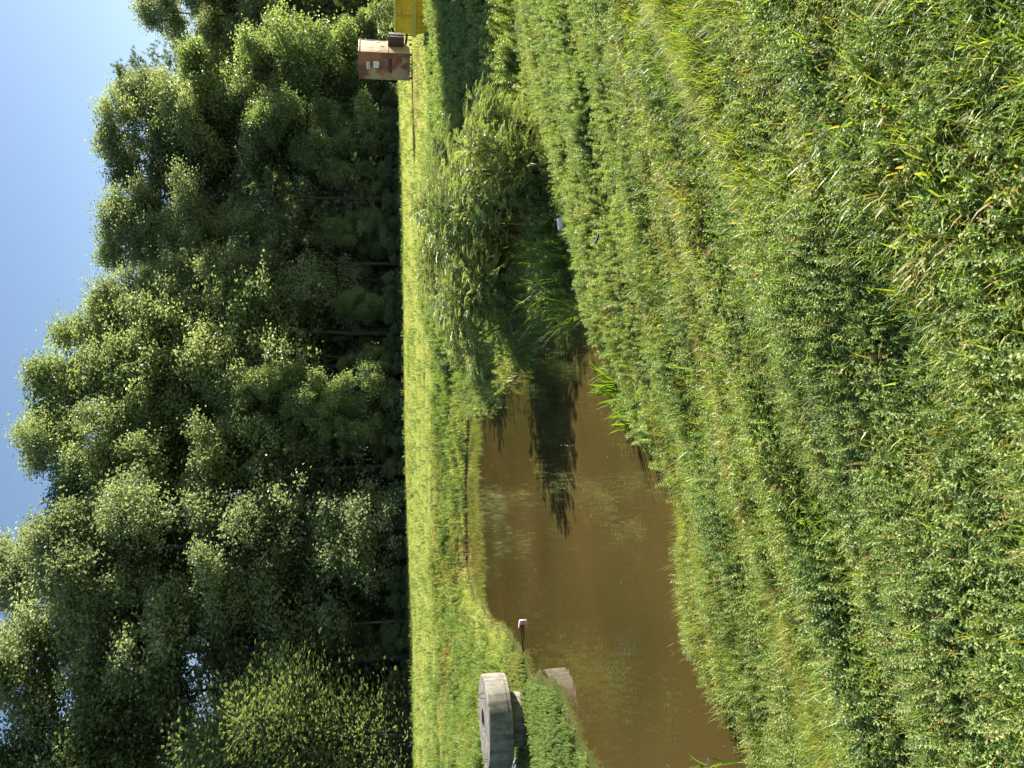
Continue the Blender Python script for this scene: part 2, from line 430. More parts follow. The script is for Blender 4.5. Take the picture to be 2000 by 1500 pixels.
def weed_shoot(n_st=5, R=0.05, h=0.13, leaf=0.02):
    """upright stems with paired little leaves (lespedeza, alligator weed)"""
    parts = []
    for s in range(n_st):
        a = rng.random() * 2 * math.pi; r = R * rng.random() ** 0.5
        b = np.array([r * math.cos(a), r * math.sin(a), 0]); lean = 0.15 + 0.5 * rng.random()
        d_ = np.array([math.cos(a) * math.sin(lean), math.sin(a) * math.sin(lean), math.cos(lean)])
        hh = h * (0.6 + 0.6 * rng.random()); k = int(hh / 0.011)
        f = np.linspace(0.25, 1, k)[:, None]
        c = b + d_ * hh * f
        ph = np.arange(k) * 1.57 + rng.random() * 6
        for sgn in (0, math.pi):
            td = np.column_stack([np.cos(ph + sgn), np.sin(ph + sgn), 0.35 + 0.3 * rng.random(k)])
            parts.append(kites(c, td, np.tile([0, 0, 1.0], (k, 1)) + 0.3 * rng.normal(size=(k, 3)), leaf * (1.15 - 0.5 * f[:, 0]), leaf * 0.42, 0.15))
        parts.append(kites(b[None], d_[None], rand_unit(1), np.array([hh]), np.array([0.003])))
    return merge(parts)
def grass_tuft(nb, R, L0, W0, lean=(0.1, 0.8), droop=(0.4, 1.6), segs=4):
    parts = []
    for k in range(nb):
        a = rng.random() * 2 * math.pi; r = R * rng.random() ** 0.5
        l = L0 * (0.55 + 0.6 * rng.random())
        parts.append(blade((r * math.cos(a), r * math.sin(a), -0.005), a + rng.normal() * 0.7, lean[0] + (lean[1] - lean[0]) * rng.random(), l, W0 * (0.7 + 0.5 * rng.random()), segs, droop[0] + (droop[1] - droop[0]) * rng.random(), rng.normal() * 0.3))
    return merge(parts)

PROTO = bpy.data.collections.new('prototypes')      # never linked to the scene: only sources for the ground cover
proto_names = []
def proto(fam, V_, T_, mat):
    k = len(proto_names)
    o = bpy.data.objects.new('p%03d_%s' % (k, fam), np_mesh(fam, V_, T_, mat)); PROTO.objects.link(o)
    proto_names.append(fam); return k
P_clover = [proto('clover', *clover_clump(), M_clover) for _ in range(4)]
P_clover_far = [proto('cloverfar', *clover_clump(26, 0.11, 0.09, 0.026), M_clover) for _ in range(4)]
P_weed = [proto('weed', *weed_shoot(), M_clover) for _ in range(4)]
P_weed_far = [proto('weedfar', *weed_shoot(4, 0.08, 0.2, 0.04), M_clover) for _ in range(3)]
P_crab = [proto('crab', *grass_tuft(9, 0.035, 0.12, 0.0095, (0.3, 1.2), (0.4, 2.4)), M_blade) for _ in range(5)]
P_fine = [proto('fine', *grass_tuft(26, 0.05, 0.15, 0.0032, (0.1, 0.9), (0.3, 1.3), 3), M_blade) for _ in range(4)]
P_tall = [proto('tall', *grass_tuft(30, 0.10, 0.42, 0.006, (0.05, 0.6), (0.8, 2.2), 5), M_blade) for _ in range(4)]
P_lawn = [proto('lawn', *grass_tuft(22, 0.13, 0.085, 0.011, (0.1, 0.9), (0.1, 0.8), 2), M_lawn) for _ in range(4)]
P_dry = [proto('dry', *grass_tuft(12, 0.05, 0.11, 0.003, (0.3, 1.3), (0.0, 1.0), 3), M_dry) for _ in range(3)]
P_big = [proto('broad', *grass_tuft(7, 0.04, 0.145, 0.0135, (0.2, 0.9), (0.4, 2.2), 5), M_blade) for _ in range(4)]

def seed_head():
    parts = [blade((0, 0, 0), rng.random() * 6.28, 0.15 + 0.3 * rng.random(), 0.24, 0.0022, 4, 0.4)]
    top = parts[0][0][-1]
    for k in range(4): parts.append(blade(top, rng.random() * 6.28, 0.3 + 0.5 * rng.random(), 0.07, 0.0026, 3, 0.3))
    return merge(parts)
def rosette():
    parts = []
    for k in range(8):
        parts.append(blade((0, 0, 0.01), k * 0.785 + rng.normal() * 0.2, 0.7 + 0.4 * rng.random(), 0.075 * (0.7 + 0.5 * rng.random()), 0.024, 4, 0.5 + rng.random(), rng.normal() * 0.2))
    return merge(parts)
P_ros = [proto('rosette', *rosette(), M_clover) for _ in range(3)]
P_seed = [proto('seed', *seed_head(), M_dry) for _ in range(4)]
P_float = [proto('float', *kites(np.zeros((1, 3)), np.array([[1.0, 0.3 * k, 0.0]]), np.array([[0, 0, 1.0]]), 0.035, 0.02, 0.06), M_dry) for k in range(2)] + [proto('float', *kites(rng.random((3, 3)) * [0.05, 0.05, 0], rng.normal(size=(3, 3)) * [1, 1, 0.05], np.tile([0, 0, 1.0], (3, 1)), 0.03, 0.018, 0.05), M_clover)]
# geometry-node scatter: ONE object per kind of ground cover
ng = bpy.data.node_groups.new('scatter', 'GeometryNodeTree')
ng.interface.new_socket('Geometry', in_out='INPUT', socket_type='NodeSocketGeometry')
ng.interface.new_socket('Geometry', in_out='OUTPUT', socket_type='NodeSocketGeometry')
gi = ng.nodes.new('NodeGroupInput'); go = ng.nodes.new('NodeGroupOutput')
iop = ng.nodes.new('GeometryNodeInstanceOnPoints')
ci = ng.nodes.new('GeometryNodeCollectionInfo'); ci.inputs['Collection'].default_value = PROTO
ci.inputs['Separate Children'].default_value = True; ci.inputs['Reset Children'].default_value = True
def nattr(nm, ty):
    n = ng.nodes.new('GeometryNodeInputNamedAttribute'); n.data_type = ty; n.inputs[0].default_value = nm; return n.outputs[0]
lk = ng.links.new
lk(gi.outputs[0], iop.inputs['Points']); lk(ci.outputs[0], iop.inputs['Instance'])
iop.inputs['Pick Instance'].default_value = True
lk(nattr('pick', 'INT'), iop.inputs['Instance Index'])
lk(nattr('rot', 'FLOAT_VECTOR'), iop.inputs['Rotation'])
lk(nattr('scl', 'FLOAT'), iop.inputs['Scale'])
lk(iop.outputs[0], go.inputs[0])
def scatter(name, P, pick, rotv, scl, tint, label, cat):
    me = bpy.data.meshes.new(name); n = len(P)
    me.vertices.add(n); me.vertices.foreach_set('co', P.astype(np.float32).ravel())
    a = me.attributes.new('pick', 'INT', 'POINT'); a.data.foreach_set('value', pick.astype(np.int32))
    a = me.attributes.new('rot', 'FLOAT_VECTOR', 'POINT'); a.data.foreach_set('vector', rotv.astype(np.float32).ravel())
    a = me.attributes.new('scl', 'FLOAT', 'POINT'); a.data.foreach_set('value', scl.astype(np.float32))
    a = me.attributes.new('tint', 'FLOAT', 'POINT'); a.data.foreach_set('value', tint.astype(np.float32))
    me.update()
    o = link(name, me); md = o.modifiers.new('scatter', 'NODES'); md.node_group = ng
    tag(o, label, cat, kind='stuff'); return o

def sample_region(y0, y1, n, power=1.0, slope=0.58, marg=1.8):
    """points in the wedge in front of the camera; density falls as 1/y**power"""
    # area element ~ (2*slope*y+2*marg) dy ; weight y**-power
    yy = np.linspace(y0, y1, 400); w = (2 * slope * yy + 2 * marg) * yy ** (-power)
    cdf = np.cumsum(w); cdf /= cdf[-1]
    y = np.interp(rng.random(n), cdf, yy)
    x = (rng.random(n) * 2 - 1) * (slope * y + marg)
    return x, y
def pick_from(lists, prob):
    """prob (n,k) -> indices"""
    n = prob.shape[0]; c = np.cumsum(prob / prob.sum(1)[:, None], 1)
    k = (rng.random(n)[:, None] > c).sum(1); k = np.minimum(k, len(lists) - 1)
    res = np.zeros(n, int)
    for j, l in enumerate(lists):
        m_ = k == j; res[m_] = rng.choice(l, m_.sum())
    return res, k
def info(x, y):
    dp = poly_dist(x, y); da = np.full_like(x, 1e9)
    for a, b in zip(AXIS, AXIS[1:]): da = np.minimum(da, seg_dist(x, y, a, b))
    return dp, da, y > np.interp(x, MX, MY)

# --- near bank
def near_cover(y0, y1, n, far, power=1.0, sc=1.0):
    x, y = sample_region(y0, y1, n, power)
    dp, da, isfar = info(x, y)
    ok = (~isfar) & (dp > -0.12 + 0.25 * fbm(x * 3, y * 3, 77, 2))
    x, y, dp, da = x[ok], y[ok], dp[ok], da[ok]
    d = np.minimum(dp, da)
    tilt = 0.84 * y - 0.54 * x; alg = 0.84 * x + 0.54 * y
    n1_ = fbm(alg * 0.6, tilt * 1.6, 101); n2_ = fbm(alg * 0.35 + 9, tilt * 2.2, 202); n3_ = fbm(x * 1.7, y * 2.4, 303)
    clov = 1.2 + 0 * x
    weed = 0.35 + 1.2 * sstep((n3_ - 0.5) * 6)
    crab = 0.45 + 4.5 * sstep((n1_ - 0.46 + 0.10 * sstep((x + 0.2) / 2.0) + 0.08 * sstep((2.6 - y) / 1.0)) * 6) * sstep((9 - y) / 4)
    fine = 0.12 + 2.5 * sstep((n2_ - 0.52) * 9) * sstep((y - 1.8) / 2.2) + 0.8 * sstep((1.2 - d) / 1.2)
    broad = 0.10 + 3.2 * sstep((x + 0.3) / 1.0) * sstep((3.4 - y) / 1.2) * sstep((fbm(alg * 1.5, tilt * 2.0, 808) - 0.42) * 6) * (d > 0.6)
    dryp = 0.03 + 0.5 * sstep((fbm(x * 1.1, y * 1.9, 404) - 0.64) * 10)
    tall = 0.0 + 0.0 * x
    lists = [P_clover_far if far else P_clover, P_weed_far if far else P_weed, P_crab, P_fine, P_big, P_dry, P_tall, P_seed, P_ros]
    pick, k = pick_from(lists, np.column_stack([clov, weed, crab, fine, broad, dryp, tall, 0.02 + 0 * x, 0.05 + 0.9 * sstep((fbm(x * 1.6, y * 1.6, 717) - 0.62) * 10)]))
    m_ = len(x)
    z = terrain(x, y) - 0.004
    patch = 0.35 * fbm(alg * 0.3 + 4, tilt * 1.2, 505) + 0.65 * fbm(alg * 0.6 + 1, tilt * 4.0, 515)
    tint = 0.56 + 1.4 * (patch - 0.5) + 0.16 * rng.normal(size=m_) + 0.14 * sstep((y - 2.2) / 3.0)
    tint = np.minimum(tint, 0.74); tint = np.where(rng.random(m_) < 0.025, 0.9, tint); tint = np.where((k == 2) | (k == 4), tint + 0.08, tint)
    hmod = 0.62 + 0.75 * fbm(alg * 0.7, tilt * 3.2, 606)
    scl = sc * hmod * (0.8 + 0.5 * rng.random(m_))
    scl = np.where((k == 2) | (k == 4), scl * 1.0, scl)
    rot = np.column_stack([rng.normal(size=m_) * 0.18, rng.normal(size=m_) * 0.18, rng.random(m_) * 6.283])
    return np.column_stack([x, y, z]), pick, rot, scl, np.clip(tint, 0, 1)
A = [near_cover(0.7, 3.2, 15000, False, 0.6, 1.0), near_cover(3.2, 7.0, 34000, False, 0.8, 1.15), near_cover(6.5, 17, 52000, True, 0.8, 0.78)]
scatter('weed_cover', *[np.concatenate([a[i_] for a in A]) for i_ in range(5)],
        'low clover, crabgrass and mixed weeds covering the near bank down to the water', 'weeds')

# --- far bank and ditch bottom
def far_cover(n):
    x, y = sample_region(9, 36, n, 0.8)
    dp, da, isfar = info(x, y)
    d = np.minimum(dp, da)
    ok = isfar & (dp > -0.10 + 0.2 * fbm(x * 3, y * 3, 78, 2)) & (d < 4.5 + 5 * sstep((x - 1) / 3) + 2 * (fbm(x * 0.5, y * 0.5, 12) - 0.5))
    x, y, dp, da, d = x[ok], y[ok], dp[ok], da[ok], d[ok]
    spit = (x < -4.2) & (y < 17.5)
    clov = 0.7 + 0 * x; weed = 0.9 + 2.0 * spit + 1.5 * sstep((fbm(x * 0.7, y * 0.7, 91) - 0.5) * 6)
    fine = 0.9 * (1 - spit) + 0 * x; tall = 0.18 * (da < 1.6) * (x > 0.3) * (x < 4.5) + 0.05 * (dp < 0.7) * (x > -1.0)
    dryp = 0.12 + 0.6 * sstep((fbm(x * 0.6, y * 1.5, 92) - 0.58) * 8)
    lawnish = (3.0 + 9.0 * (1 - sstep((d - 0.2) / 0.9))) * (1 - spit) * (1 - sstep((x - 1) / 2)) * (x < 1.5)
    pick, k = pick_from([P_clover_far, P_weed_far, P_fine, P_tall, P_dry, P_lawn], np.column_stack([clov, weed * (1 - 0.6 * (x < 1) * (1 - spit)), fine, tall, dryp, lawnish]))
    m_ = len(x)
    tint = 0.63 + 0.8 * (fbm(x * 0.5, y * 1.1, 93) - 0.5) + 0.1 * rng.normal(size=m_)
    scl = (1.1 + 0.7 * fbm(x * 1.2, y * 1.2, 94)) * np.where(k == 2, 1.3, 1.0) * (0.8 + 0.4 * rng.random(m_)) * (1 + 0.02 * y)
    scl = np.where(spit, np.minimum(scl, 1.15) * 0.62, scl * np.where(x < 1, 0.8, 1.0))
    rot = np.column_stack([rng.normal(size=m_) * 0.15, rng.normal(size=m_) * 0.15, rng.random(m_) * 6.283])
    return np.column_stack([x, y, terrain(x, y) - 0.01]), pick, rot, scl, np.clip(tint, 0, 1)
scatter('bank_weeds', *far_cover(60000), 'rough weeds and long grass on the far bank and in the ditch', 'weeds')

fx, fy = sample_region(5.5, 22, 900, 1.0)
keepw = poly_dist(fx, fy) < -0.05; keepw &= (fbm(fx * 0.5, fy * 0.5, 909) > 0.5) | (poly_dist(fx, fy) > -0.5)
fx, fy = fx[keepw], fy[keepw]; nf_ = len(fx)
scatter('floating_debris', np.column_stack([fx, fy, np.full(nf_, ZW + 0.003)]), rng.choice(P_float, nf_), np.column_stack([np.zeros(nf_), np.zeros(nf_), rng.random(nf_) * 6.28]), 0.6 + 0.7 * rng.random(nf_), rng.random(nf_), 'fallen leaves and specks floating on the brown pond water', 'leaves')
# --- mown lawn up to the woods
def lawn_cover(n):
    x, y = sample_region(20, 92, n, 1.15, 0.60, 3)
    dp, da, isfar = info(x, y); d = np.minimum(dp, da)
    ok = isfar & (d > 2.6 + 1.2 * (fbm(x * 0.5, y * 0.5, 13) - 0.5) + 3.5 * sstep((x - 1) / 3)) & (y < 56.8 + 0.554 * (x + 12) + 1.5 * fbm(x * 0.3, y * 0.3, 17))
    x, y = x[ok], y[ok]; m_ = len(x)
    pick, k = pick_from([P_lawn, P_dry, P_weed_far], np.column_stack([1 + 0 * x, 0.04 + 0.25 * sstep((fbm(x * 0.25, y * 0.8, 95) - 0.6) * 8), 0.02 + 0.4 * sstep((32 - y) / 6) * sstep((fbm(x * .6, y * .6, 96) - .5) * 6)]))
    tint = 0.48 + 0.7 * (fbm(x * 0.18, y * 0.35, 97) - 0.5) + 0.10 * rng.normal(size=m_)
    scl = (0.9 + 0.4 * rng.random(m_)) * (1 + 0.012 * (y - 20))
    rot = np.column_stack([rng.normal(size=m_) * 0.1, rng.normal(size=m_) * 0.1, rng.random(m_) * 6.283])
    return np.column_stack([x, y, terrain(x, y) - 0.01]), pick, rot, scl, np.clip(tint, 0, 1)
scatter('lawn_grass', *lawn_cover(150000), 'short mown sunlit grass between the pond and the woods', 'grass')

# ------------------------------------------------------------------ trees
def tubes_mesh(segs, nside=6):
    """segs: list of (p0,p1,r0,r1)"""
    P0 = np.array([s[0] for s in segs], float); P1 = np.array([s[1] for s in segs], float)
    R0 = np.array([s[2] for s in segs], float); R1 = np.array([s[3] for s in segs], float)
    d = nrm(P1 - P0); ref = np.where(np.abs(d[:, 2:3]) > 0.9, [[1.0, 0, 0]], [[0, 0, 1.0]])
    a = nrm(np.cross(d, ref)); b_ = np.cross(d, a)
    th = np.arange(nside) * 2 * math.pi / nside
    ring = a[:, None, :] * np.cos(th)[None, :, None] + b_[:, None, :] * np.sin(th)[None, :, None]
    A_ = P0[:, None, :] + ring * R0[:, None, None]; B_ = P1[:, None, :] + ring * R1[:, None, None]
    Vv = np.concatenate([A_, B_], 1).reshape(-1, 3)
    k = np.arange(len(segs))[:, None] * (2 * nside)
    Ts = []
    for j in range(nside):
        j2 = (j + 1) % nside
        Ts.append(np.concatenate([k + [j, j2, nside + j2], k + [j, nside + j2, nside + j]], 1).reshape(-1, 3))
    return Vv, np.concatenate(Ts)
def trunk_line(h, lean=0.02, wig=0.02, n=9, top_r=0.04, base_r=0.25):
    pts = [np.array([0, 0, -0.3])]; 
    for k in range(1, n + 1):
        f = k / n; pts.append(np.array([lean * h * f + rng.normal() * wig * h / n * 2, rng.normal() * wig * h / n * 2, h * f]))
    rad = [base_r * (1 - f) + top_r * f for f in np.linspace(0, 1, n + 1)]; rad[0] *= 1.35
    return np.array(pts), rad
def limb(p, q, r0_, r1_, sag=0.12, n=4):
    p = np.array(p); q = np.array(q); out_ = []
    prev = p; L_ = np.linalg.norm(q - p)
    for k in range(1, n + 1):
        f = k / n; c = p + (q - p) * f + np.array([0, 0, -sag * L_ * math.sin(f * math.pi)]) + rng.normal(size=3) * 0.03 * L_ * (1 - f)
        out_.append((prev, c, r0_ + (r1_ - r0_) * (k - 1) / n, r0_ + (r1_ - r0_) * f)); prev = c
    return out_
def broadleaf(h, w, z0, nl, lobe_r, leaves, leaf, shape='oval', flat=0.75, clump=0.55, clumps_per_lobe=26, base_r=0.28, lean=0.0, gap=0.0, droop=0.15):
    """returns (trunk V,T),(crown V,T)"""
    tp, tr = trunk_line(h * 0.93, lean, 0.02, 10, 0.04, base_r)
    segs = [(tp[i_], tp[i_ + 1], tr[i_], tr[i_ + 1]) for i_ in range(len(tp) - 1)]
    lobes = []
    tries = 0
    while len(lobes) < nl and tries < 6000:
        tries += 1
        f = rng.random()
        if shape == 'oval': prof = math.sin(math.pi * min(1, (0.12 + 0.88 * f))) ** 0.6
        elif shape == 'cone': prof = (1 - f) ** 0.75 * 0.95 + 0.08
        elif shape == 'column': prof = 0.9 * (1 - f ** 4) ** 0.5
        else: prof = (0.35 + 0.65 * math.sin(math.pi * f ** 0.8))
        z = z0 + (h - z0) * f
        a = rng.random() * 2 * math.pi; rr = w * 0.5 * prof * (0.25 + 0.75 * rng.random() ** 0.5)
        r = lobe_r * (0.65 + 0.6 * rng.random()) * (1.0 - 0.35 * f)
        rr = max(0, rr - r * 0.45)
        c = np.array([rr * math.cos(a) + lean * z, rr * math.sin(a), min(z, h - r * 0.5)])
        if all(np.linalg.norm((c - q[0]) * [1, 1, 1.1]) > 0.46 * (r + q[1]) for q in lobes): lobes.append((c, r))
    C_, Nn = [], []
    per = leaves // max(1, len(lobes) * clumps_per_lobe)
    for c, r in lobes:
        zt = max(0.5, c[2] - 0.28 * np.hypot(c[0] - lean * c[2], c[1]) - r * 0.5)
        zi = np.clip(zt / (h * 0.93) * (len(tp) - 1), 0, len(tp) - 1.01); k0 = int(zi); tpnt = tp[k0] + (tp[k0 + 1] - tp[k0]) * (zi - k0)
        rb_ = max(0.03, 0.30 * (tr[k0]))
        segs += limb(tpnt, c, rb_, 0.03, 0.06)
        d_ = rand_unit(clumps_per_lobe); d_[:, 2] = d_[:, 2] * 0.9 + 0.18; d_ = nrm(d_)
        rad = r * (0.30 + 0.95 * rng.random(clumps_per_lobe)); ani = 0.7 + 0.75 * rng.random(3)
        cc = c + d_ * rad[:, None] * [1, 1, flat] * ani
        for q in cc[::3]: segs.append((c, q, 0.028, 0.012))
        # leaves
        n_ = clumps_per_lobe * per
        ce = np.repeat(cc, per, 0); dd = np.repeat(d_, per, 0)
        off = rng.normal(size=(n_, 3)) * clump * (0.30 + 0.35 * rng.random((n_, 1))) * [1.1, 1.1, 0.75]
        C_.append(ce + off + dd * 0.1)
        Nn.append(dd * 0.55 + np.array([0, 0, 0.55]) + rng.normal(size=(n_, 3)) * 0.55)
    c = np.concatenate(C_); nn = np.concatenate(Nn)
    td = rng.normal(size=c.shape) * [1, 1, 0.5] - [0, 0, droop]
    sz = leaf * (0.65 + 0.7 * rng.random(len(c)))
    return tubes_mesh(segs, 6), kites(c, td, nn, sz, sz * 0.72, 0.22)
def pine(h, w, z0, nw, tufts, needle=0.26, base_r=0.24, per=26, open_=1.0, lean=0.0):
    tp, tr = trunk_line(h * 0.97, lean, 0.012, 10, 0.03, base_r)
    segs = [(tp[i_], tp[i_ + 1], tr[i_], tr[i_ + 1]) for i_ in range(len(tp) - 1)]
    T_c = []
    for k in range(nw):
        f = (k + rng.random() * 0.8) / nw
        z = z0 + (h - z0) * f
        ln = w * 0.5 * (1 - f ** 1.6) ** 0.7 * (0.55 + 0.5 * rng.random()) + 0.4
        a = rng.random() * 6.283
        zi = np.clip(z / (h * 0.97) * 10, 0, 9.99); k0 = int(zi); b0 = tp[k0] + (tp[k0 + 1] - tp[k0]) * (zi - k0)
        e = b0 + np.array([math.cos(a) * ln, math.sin(a) * ln, ln * (0.10 + 0.45 * f)])
        segs += limb(b0, e, 0.05 * (1 - f) + 0.025, 0.012, 0.05, 3)
        m_ = max(4, int(tufts * (0.35 + ln / w) ))
        g = 0.35 + 0.65 * rng.random(m_)
        p_ = b0 + (e - b0) * g[:, None]
        side = rng.normal(size=(m_, 3)) * [1, 1, 0.35] * (0.20 * ln + 0.15)
        T_c.append(p_ + side * (1.1 - 0.5 * g[:, None]) + [0, 0, 0.12])
    tc = np.concatenate(T_c)
    c = np.repeat(tc, per, 0); n_ = len(c)
    axis_ = np.repeat(nrm(rng.normal(size=(len(tc), 3)) * [0.8, 0.8, 0.4] + [0, 0, 0.55]), per, 0)
    d_ = nrm(rand_unit(n_) + axis_ * 0.75)
    return tubes_mesh(segs, 6), kites(c, d_, rand_unit(n_), needle * (0.7 + 0.5 * rng.random(n_)), 0.035, 0.0)
def fronds(tips, dirs, flen, nleaf=9, leaflet=0.07, wid=0.022, droop=0.5):
    """pinnate fronds at tips pointing along dirs"""
    n_ = len(tips); dirs = nrm(dirs); side = nrm(np.cross(dirs, [[0, 0, 1.0]]) + 1e-3); up = np.cross(side, dirs)
    roll = rng.normal(size=(n_, 1)) * 0.5; side, up = side * np.cos(roll) + up * np.sin(roll), up * np.cos(roll) - side * np.sin(roll)
    parts = []
    fl = flen * (0.7 + 0.6 * rng.random((n_, 1)))
    for k in range(nleaf):
        f = (k + 0.5) / nleaf
        c = tips + dirs * fl * f - np.array([0, 0, 1.0]) * fl * droop * f * f
        sz = leaflet * (math.sin(math.pi * (0.15 + 0.75 * f))) * (0.8 + 0.4 * rng.random(n_))
        for sg in (-1, 1):
            td = side * sg + dirs * 0.65 - np.array([0, 0, 0.25])
            parts.append(kites(c, td, up + rng.normal(size=(n_, 3)) * 0.25, sz, wid, 0.1))
    return merge(parts)
def shrub(h, w, nst, nf, flen=0.30, leaflet=0.075, wid=0.022, nleaf=9, lean=(0, 0), z0=0.15, droop=0.5):
    segs = []; tips = []; dirs = []
    for s in range(nst):
        a = rng.random() * 6.283; sp = rng.random() ** 0.6
        e = np.array([math.cos(a) * w * 0.5 * sp + lean[0] * h, math.sin(a) * w * 0.5 * sp + lean[1] * h, h * (1.05 - 0.45 * sp ** 2) * (0.75 + 0.3 * rng.random())])
        b0 = np.array([math.cos(a) * 0.12, math.sin(a) * 0.12, -0.15])
        lb = limb(b0, e, 0.009 * h + 0.004, 0.006, -0.16, 6); segs += lb
        m_ = nf
        g = z0 + (1 - z0) * rng.random(m_) ** 0.75
        pts = np.array([l[0] for l in lb] + [lb[-1][1]])
        gi_ = np.clip(g * (len(pts) - 1), 0, len(pts) - 1.001); k0 = gi_.astype(int)
        pp = pts[k0] + (pts[k0 + 1] - pts[k0]) * (gi_ - k0)[:, None]
        dm = nrm(pts[k0 + 1] - pts[k0])
        off = rng.normal(size=(m_, 3)) * [0.9, 0.9, 0.45]
        tw = pp + off * 0.11 * h * (1.2 - 0.6 * g[:, None])
        for q in range(0, m_, 4): segs.append((pp[q], tw[q], 0.006, 0.003))
        tips.append(tw); dirs.append(dm * 0.55 + nrm(off) * 0.75 + [0, 0, 0.15])
    return tubes_mesh(segs, 5), fronds(np.concatenate(tips), np.concatenate(dirs), flen, nleaf, leaflet, wid, droop)

def make(geo_, leafm, barkm, nm='tree', cn='crown'):
    (tv, tt), (cv, ct) = geo_
    return (nm, np_mesh(nm + '_trunk', tv, tt, barkm, smooth=True), np_mesh(nm + '_' + cn, cv, ct, leafm), cn)
def place(proto_, loc, rz, s, label, cat, group=None, sz=None, name=None):
    nm, tm, cm, cn = proto_
    o = empty(name or nm, loc, rz); o.scale = (s, s, sz or s)
    link('trunk' if cn == 'crown' else 'stem', tm, o); link(cn, cm, o)
    return tag(o, label, cat, group)

K = 1.0
T_oak = make(broadleaf(24, 12, 1.5, 46, 2.0, int(62000 * K), 0.21, 'oval', clump=0.8, clumps_per_lobe=30, base_r=0.34), M_oak, M_bark, 'oak_tree')
T_oak2 = make(broadleaf(27, 10, 4, 44, 1.7, int(56000 * K), 0.21, 'oval', clump=0.85, clumps_per_lobe=20, base_r=0.26), M_oak, M_bark, 'oak_tree')
T_gum = make(broadleaf(27, 11, 6, 60, 1.35, int(60000 * K), 0.20, 'round', clump=0.75, clumps_per_lobe=17, base_r=0.24, flat=1.15), M_gum, M_bark, 'sweetgum_tree')
T_gum2 = make(broadleaf(25, 9, 7, 50, 1.2, int(46000 * K), 0.20, 'cone', clump=0.75, clumps_per_lobe=15, base_r=0.22, flat=1.2), M_gum, M_bark, 'sweetgum_tree')
T_maple = make(broadleaf(18, 10, 1.0, 42, 1.6, int(50000 * K), 0.22, 'oval', clump=0.75, base_r=0.25), M_maple, M_bark, 'maple_tree')
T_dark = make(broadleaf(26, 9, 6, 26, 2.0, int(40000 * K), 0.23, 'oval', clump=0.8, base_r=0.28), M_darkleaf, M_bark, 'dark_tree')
T_pine = make(pine(25, 9, 7, 46, 16), M_pine, M_pinebark, 'pine_tree')
T_pine_s = make(pine(15, 8, 1.5, 46, 14), M_pine, M_pinebark, 'pine_tree')
T_pine_tall = make(pine(28, 11, 16, 44, 40, 0.34), M_pine, M_pinebark, 'pine_tree')
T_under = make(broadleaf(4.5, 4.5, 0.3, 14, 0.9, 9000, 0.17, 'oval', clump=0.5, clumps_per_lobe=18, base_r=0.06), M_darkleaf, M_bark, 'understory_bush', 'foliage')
T_mimosa = make(shrub(13, 9, 34, 560, 0.26, 0.09, 0.045, 7, z0=0.04), M_maple, M_bark, 'mimosa_tree')
T_shrubA = make(shrub(2.6, 3.2, 24, 36, 0.42, 0.11, 0.03, 11, lean=(0.05, 0.0), z0=0.12), M_frond, M_stem, 'willowy_shrub', 'foliage')
T_shrubB = make(shrub(2.1, 2.8, 22, 34, 0.38, 0.10, 0.028, 11, z0=0.1), M_frond, M_stem, 'willowy_shrub', 'foliage')

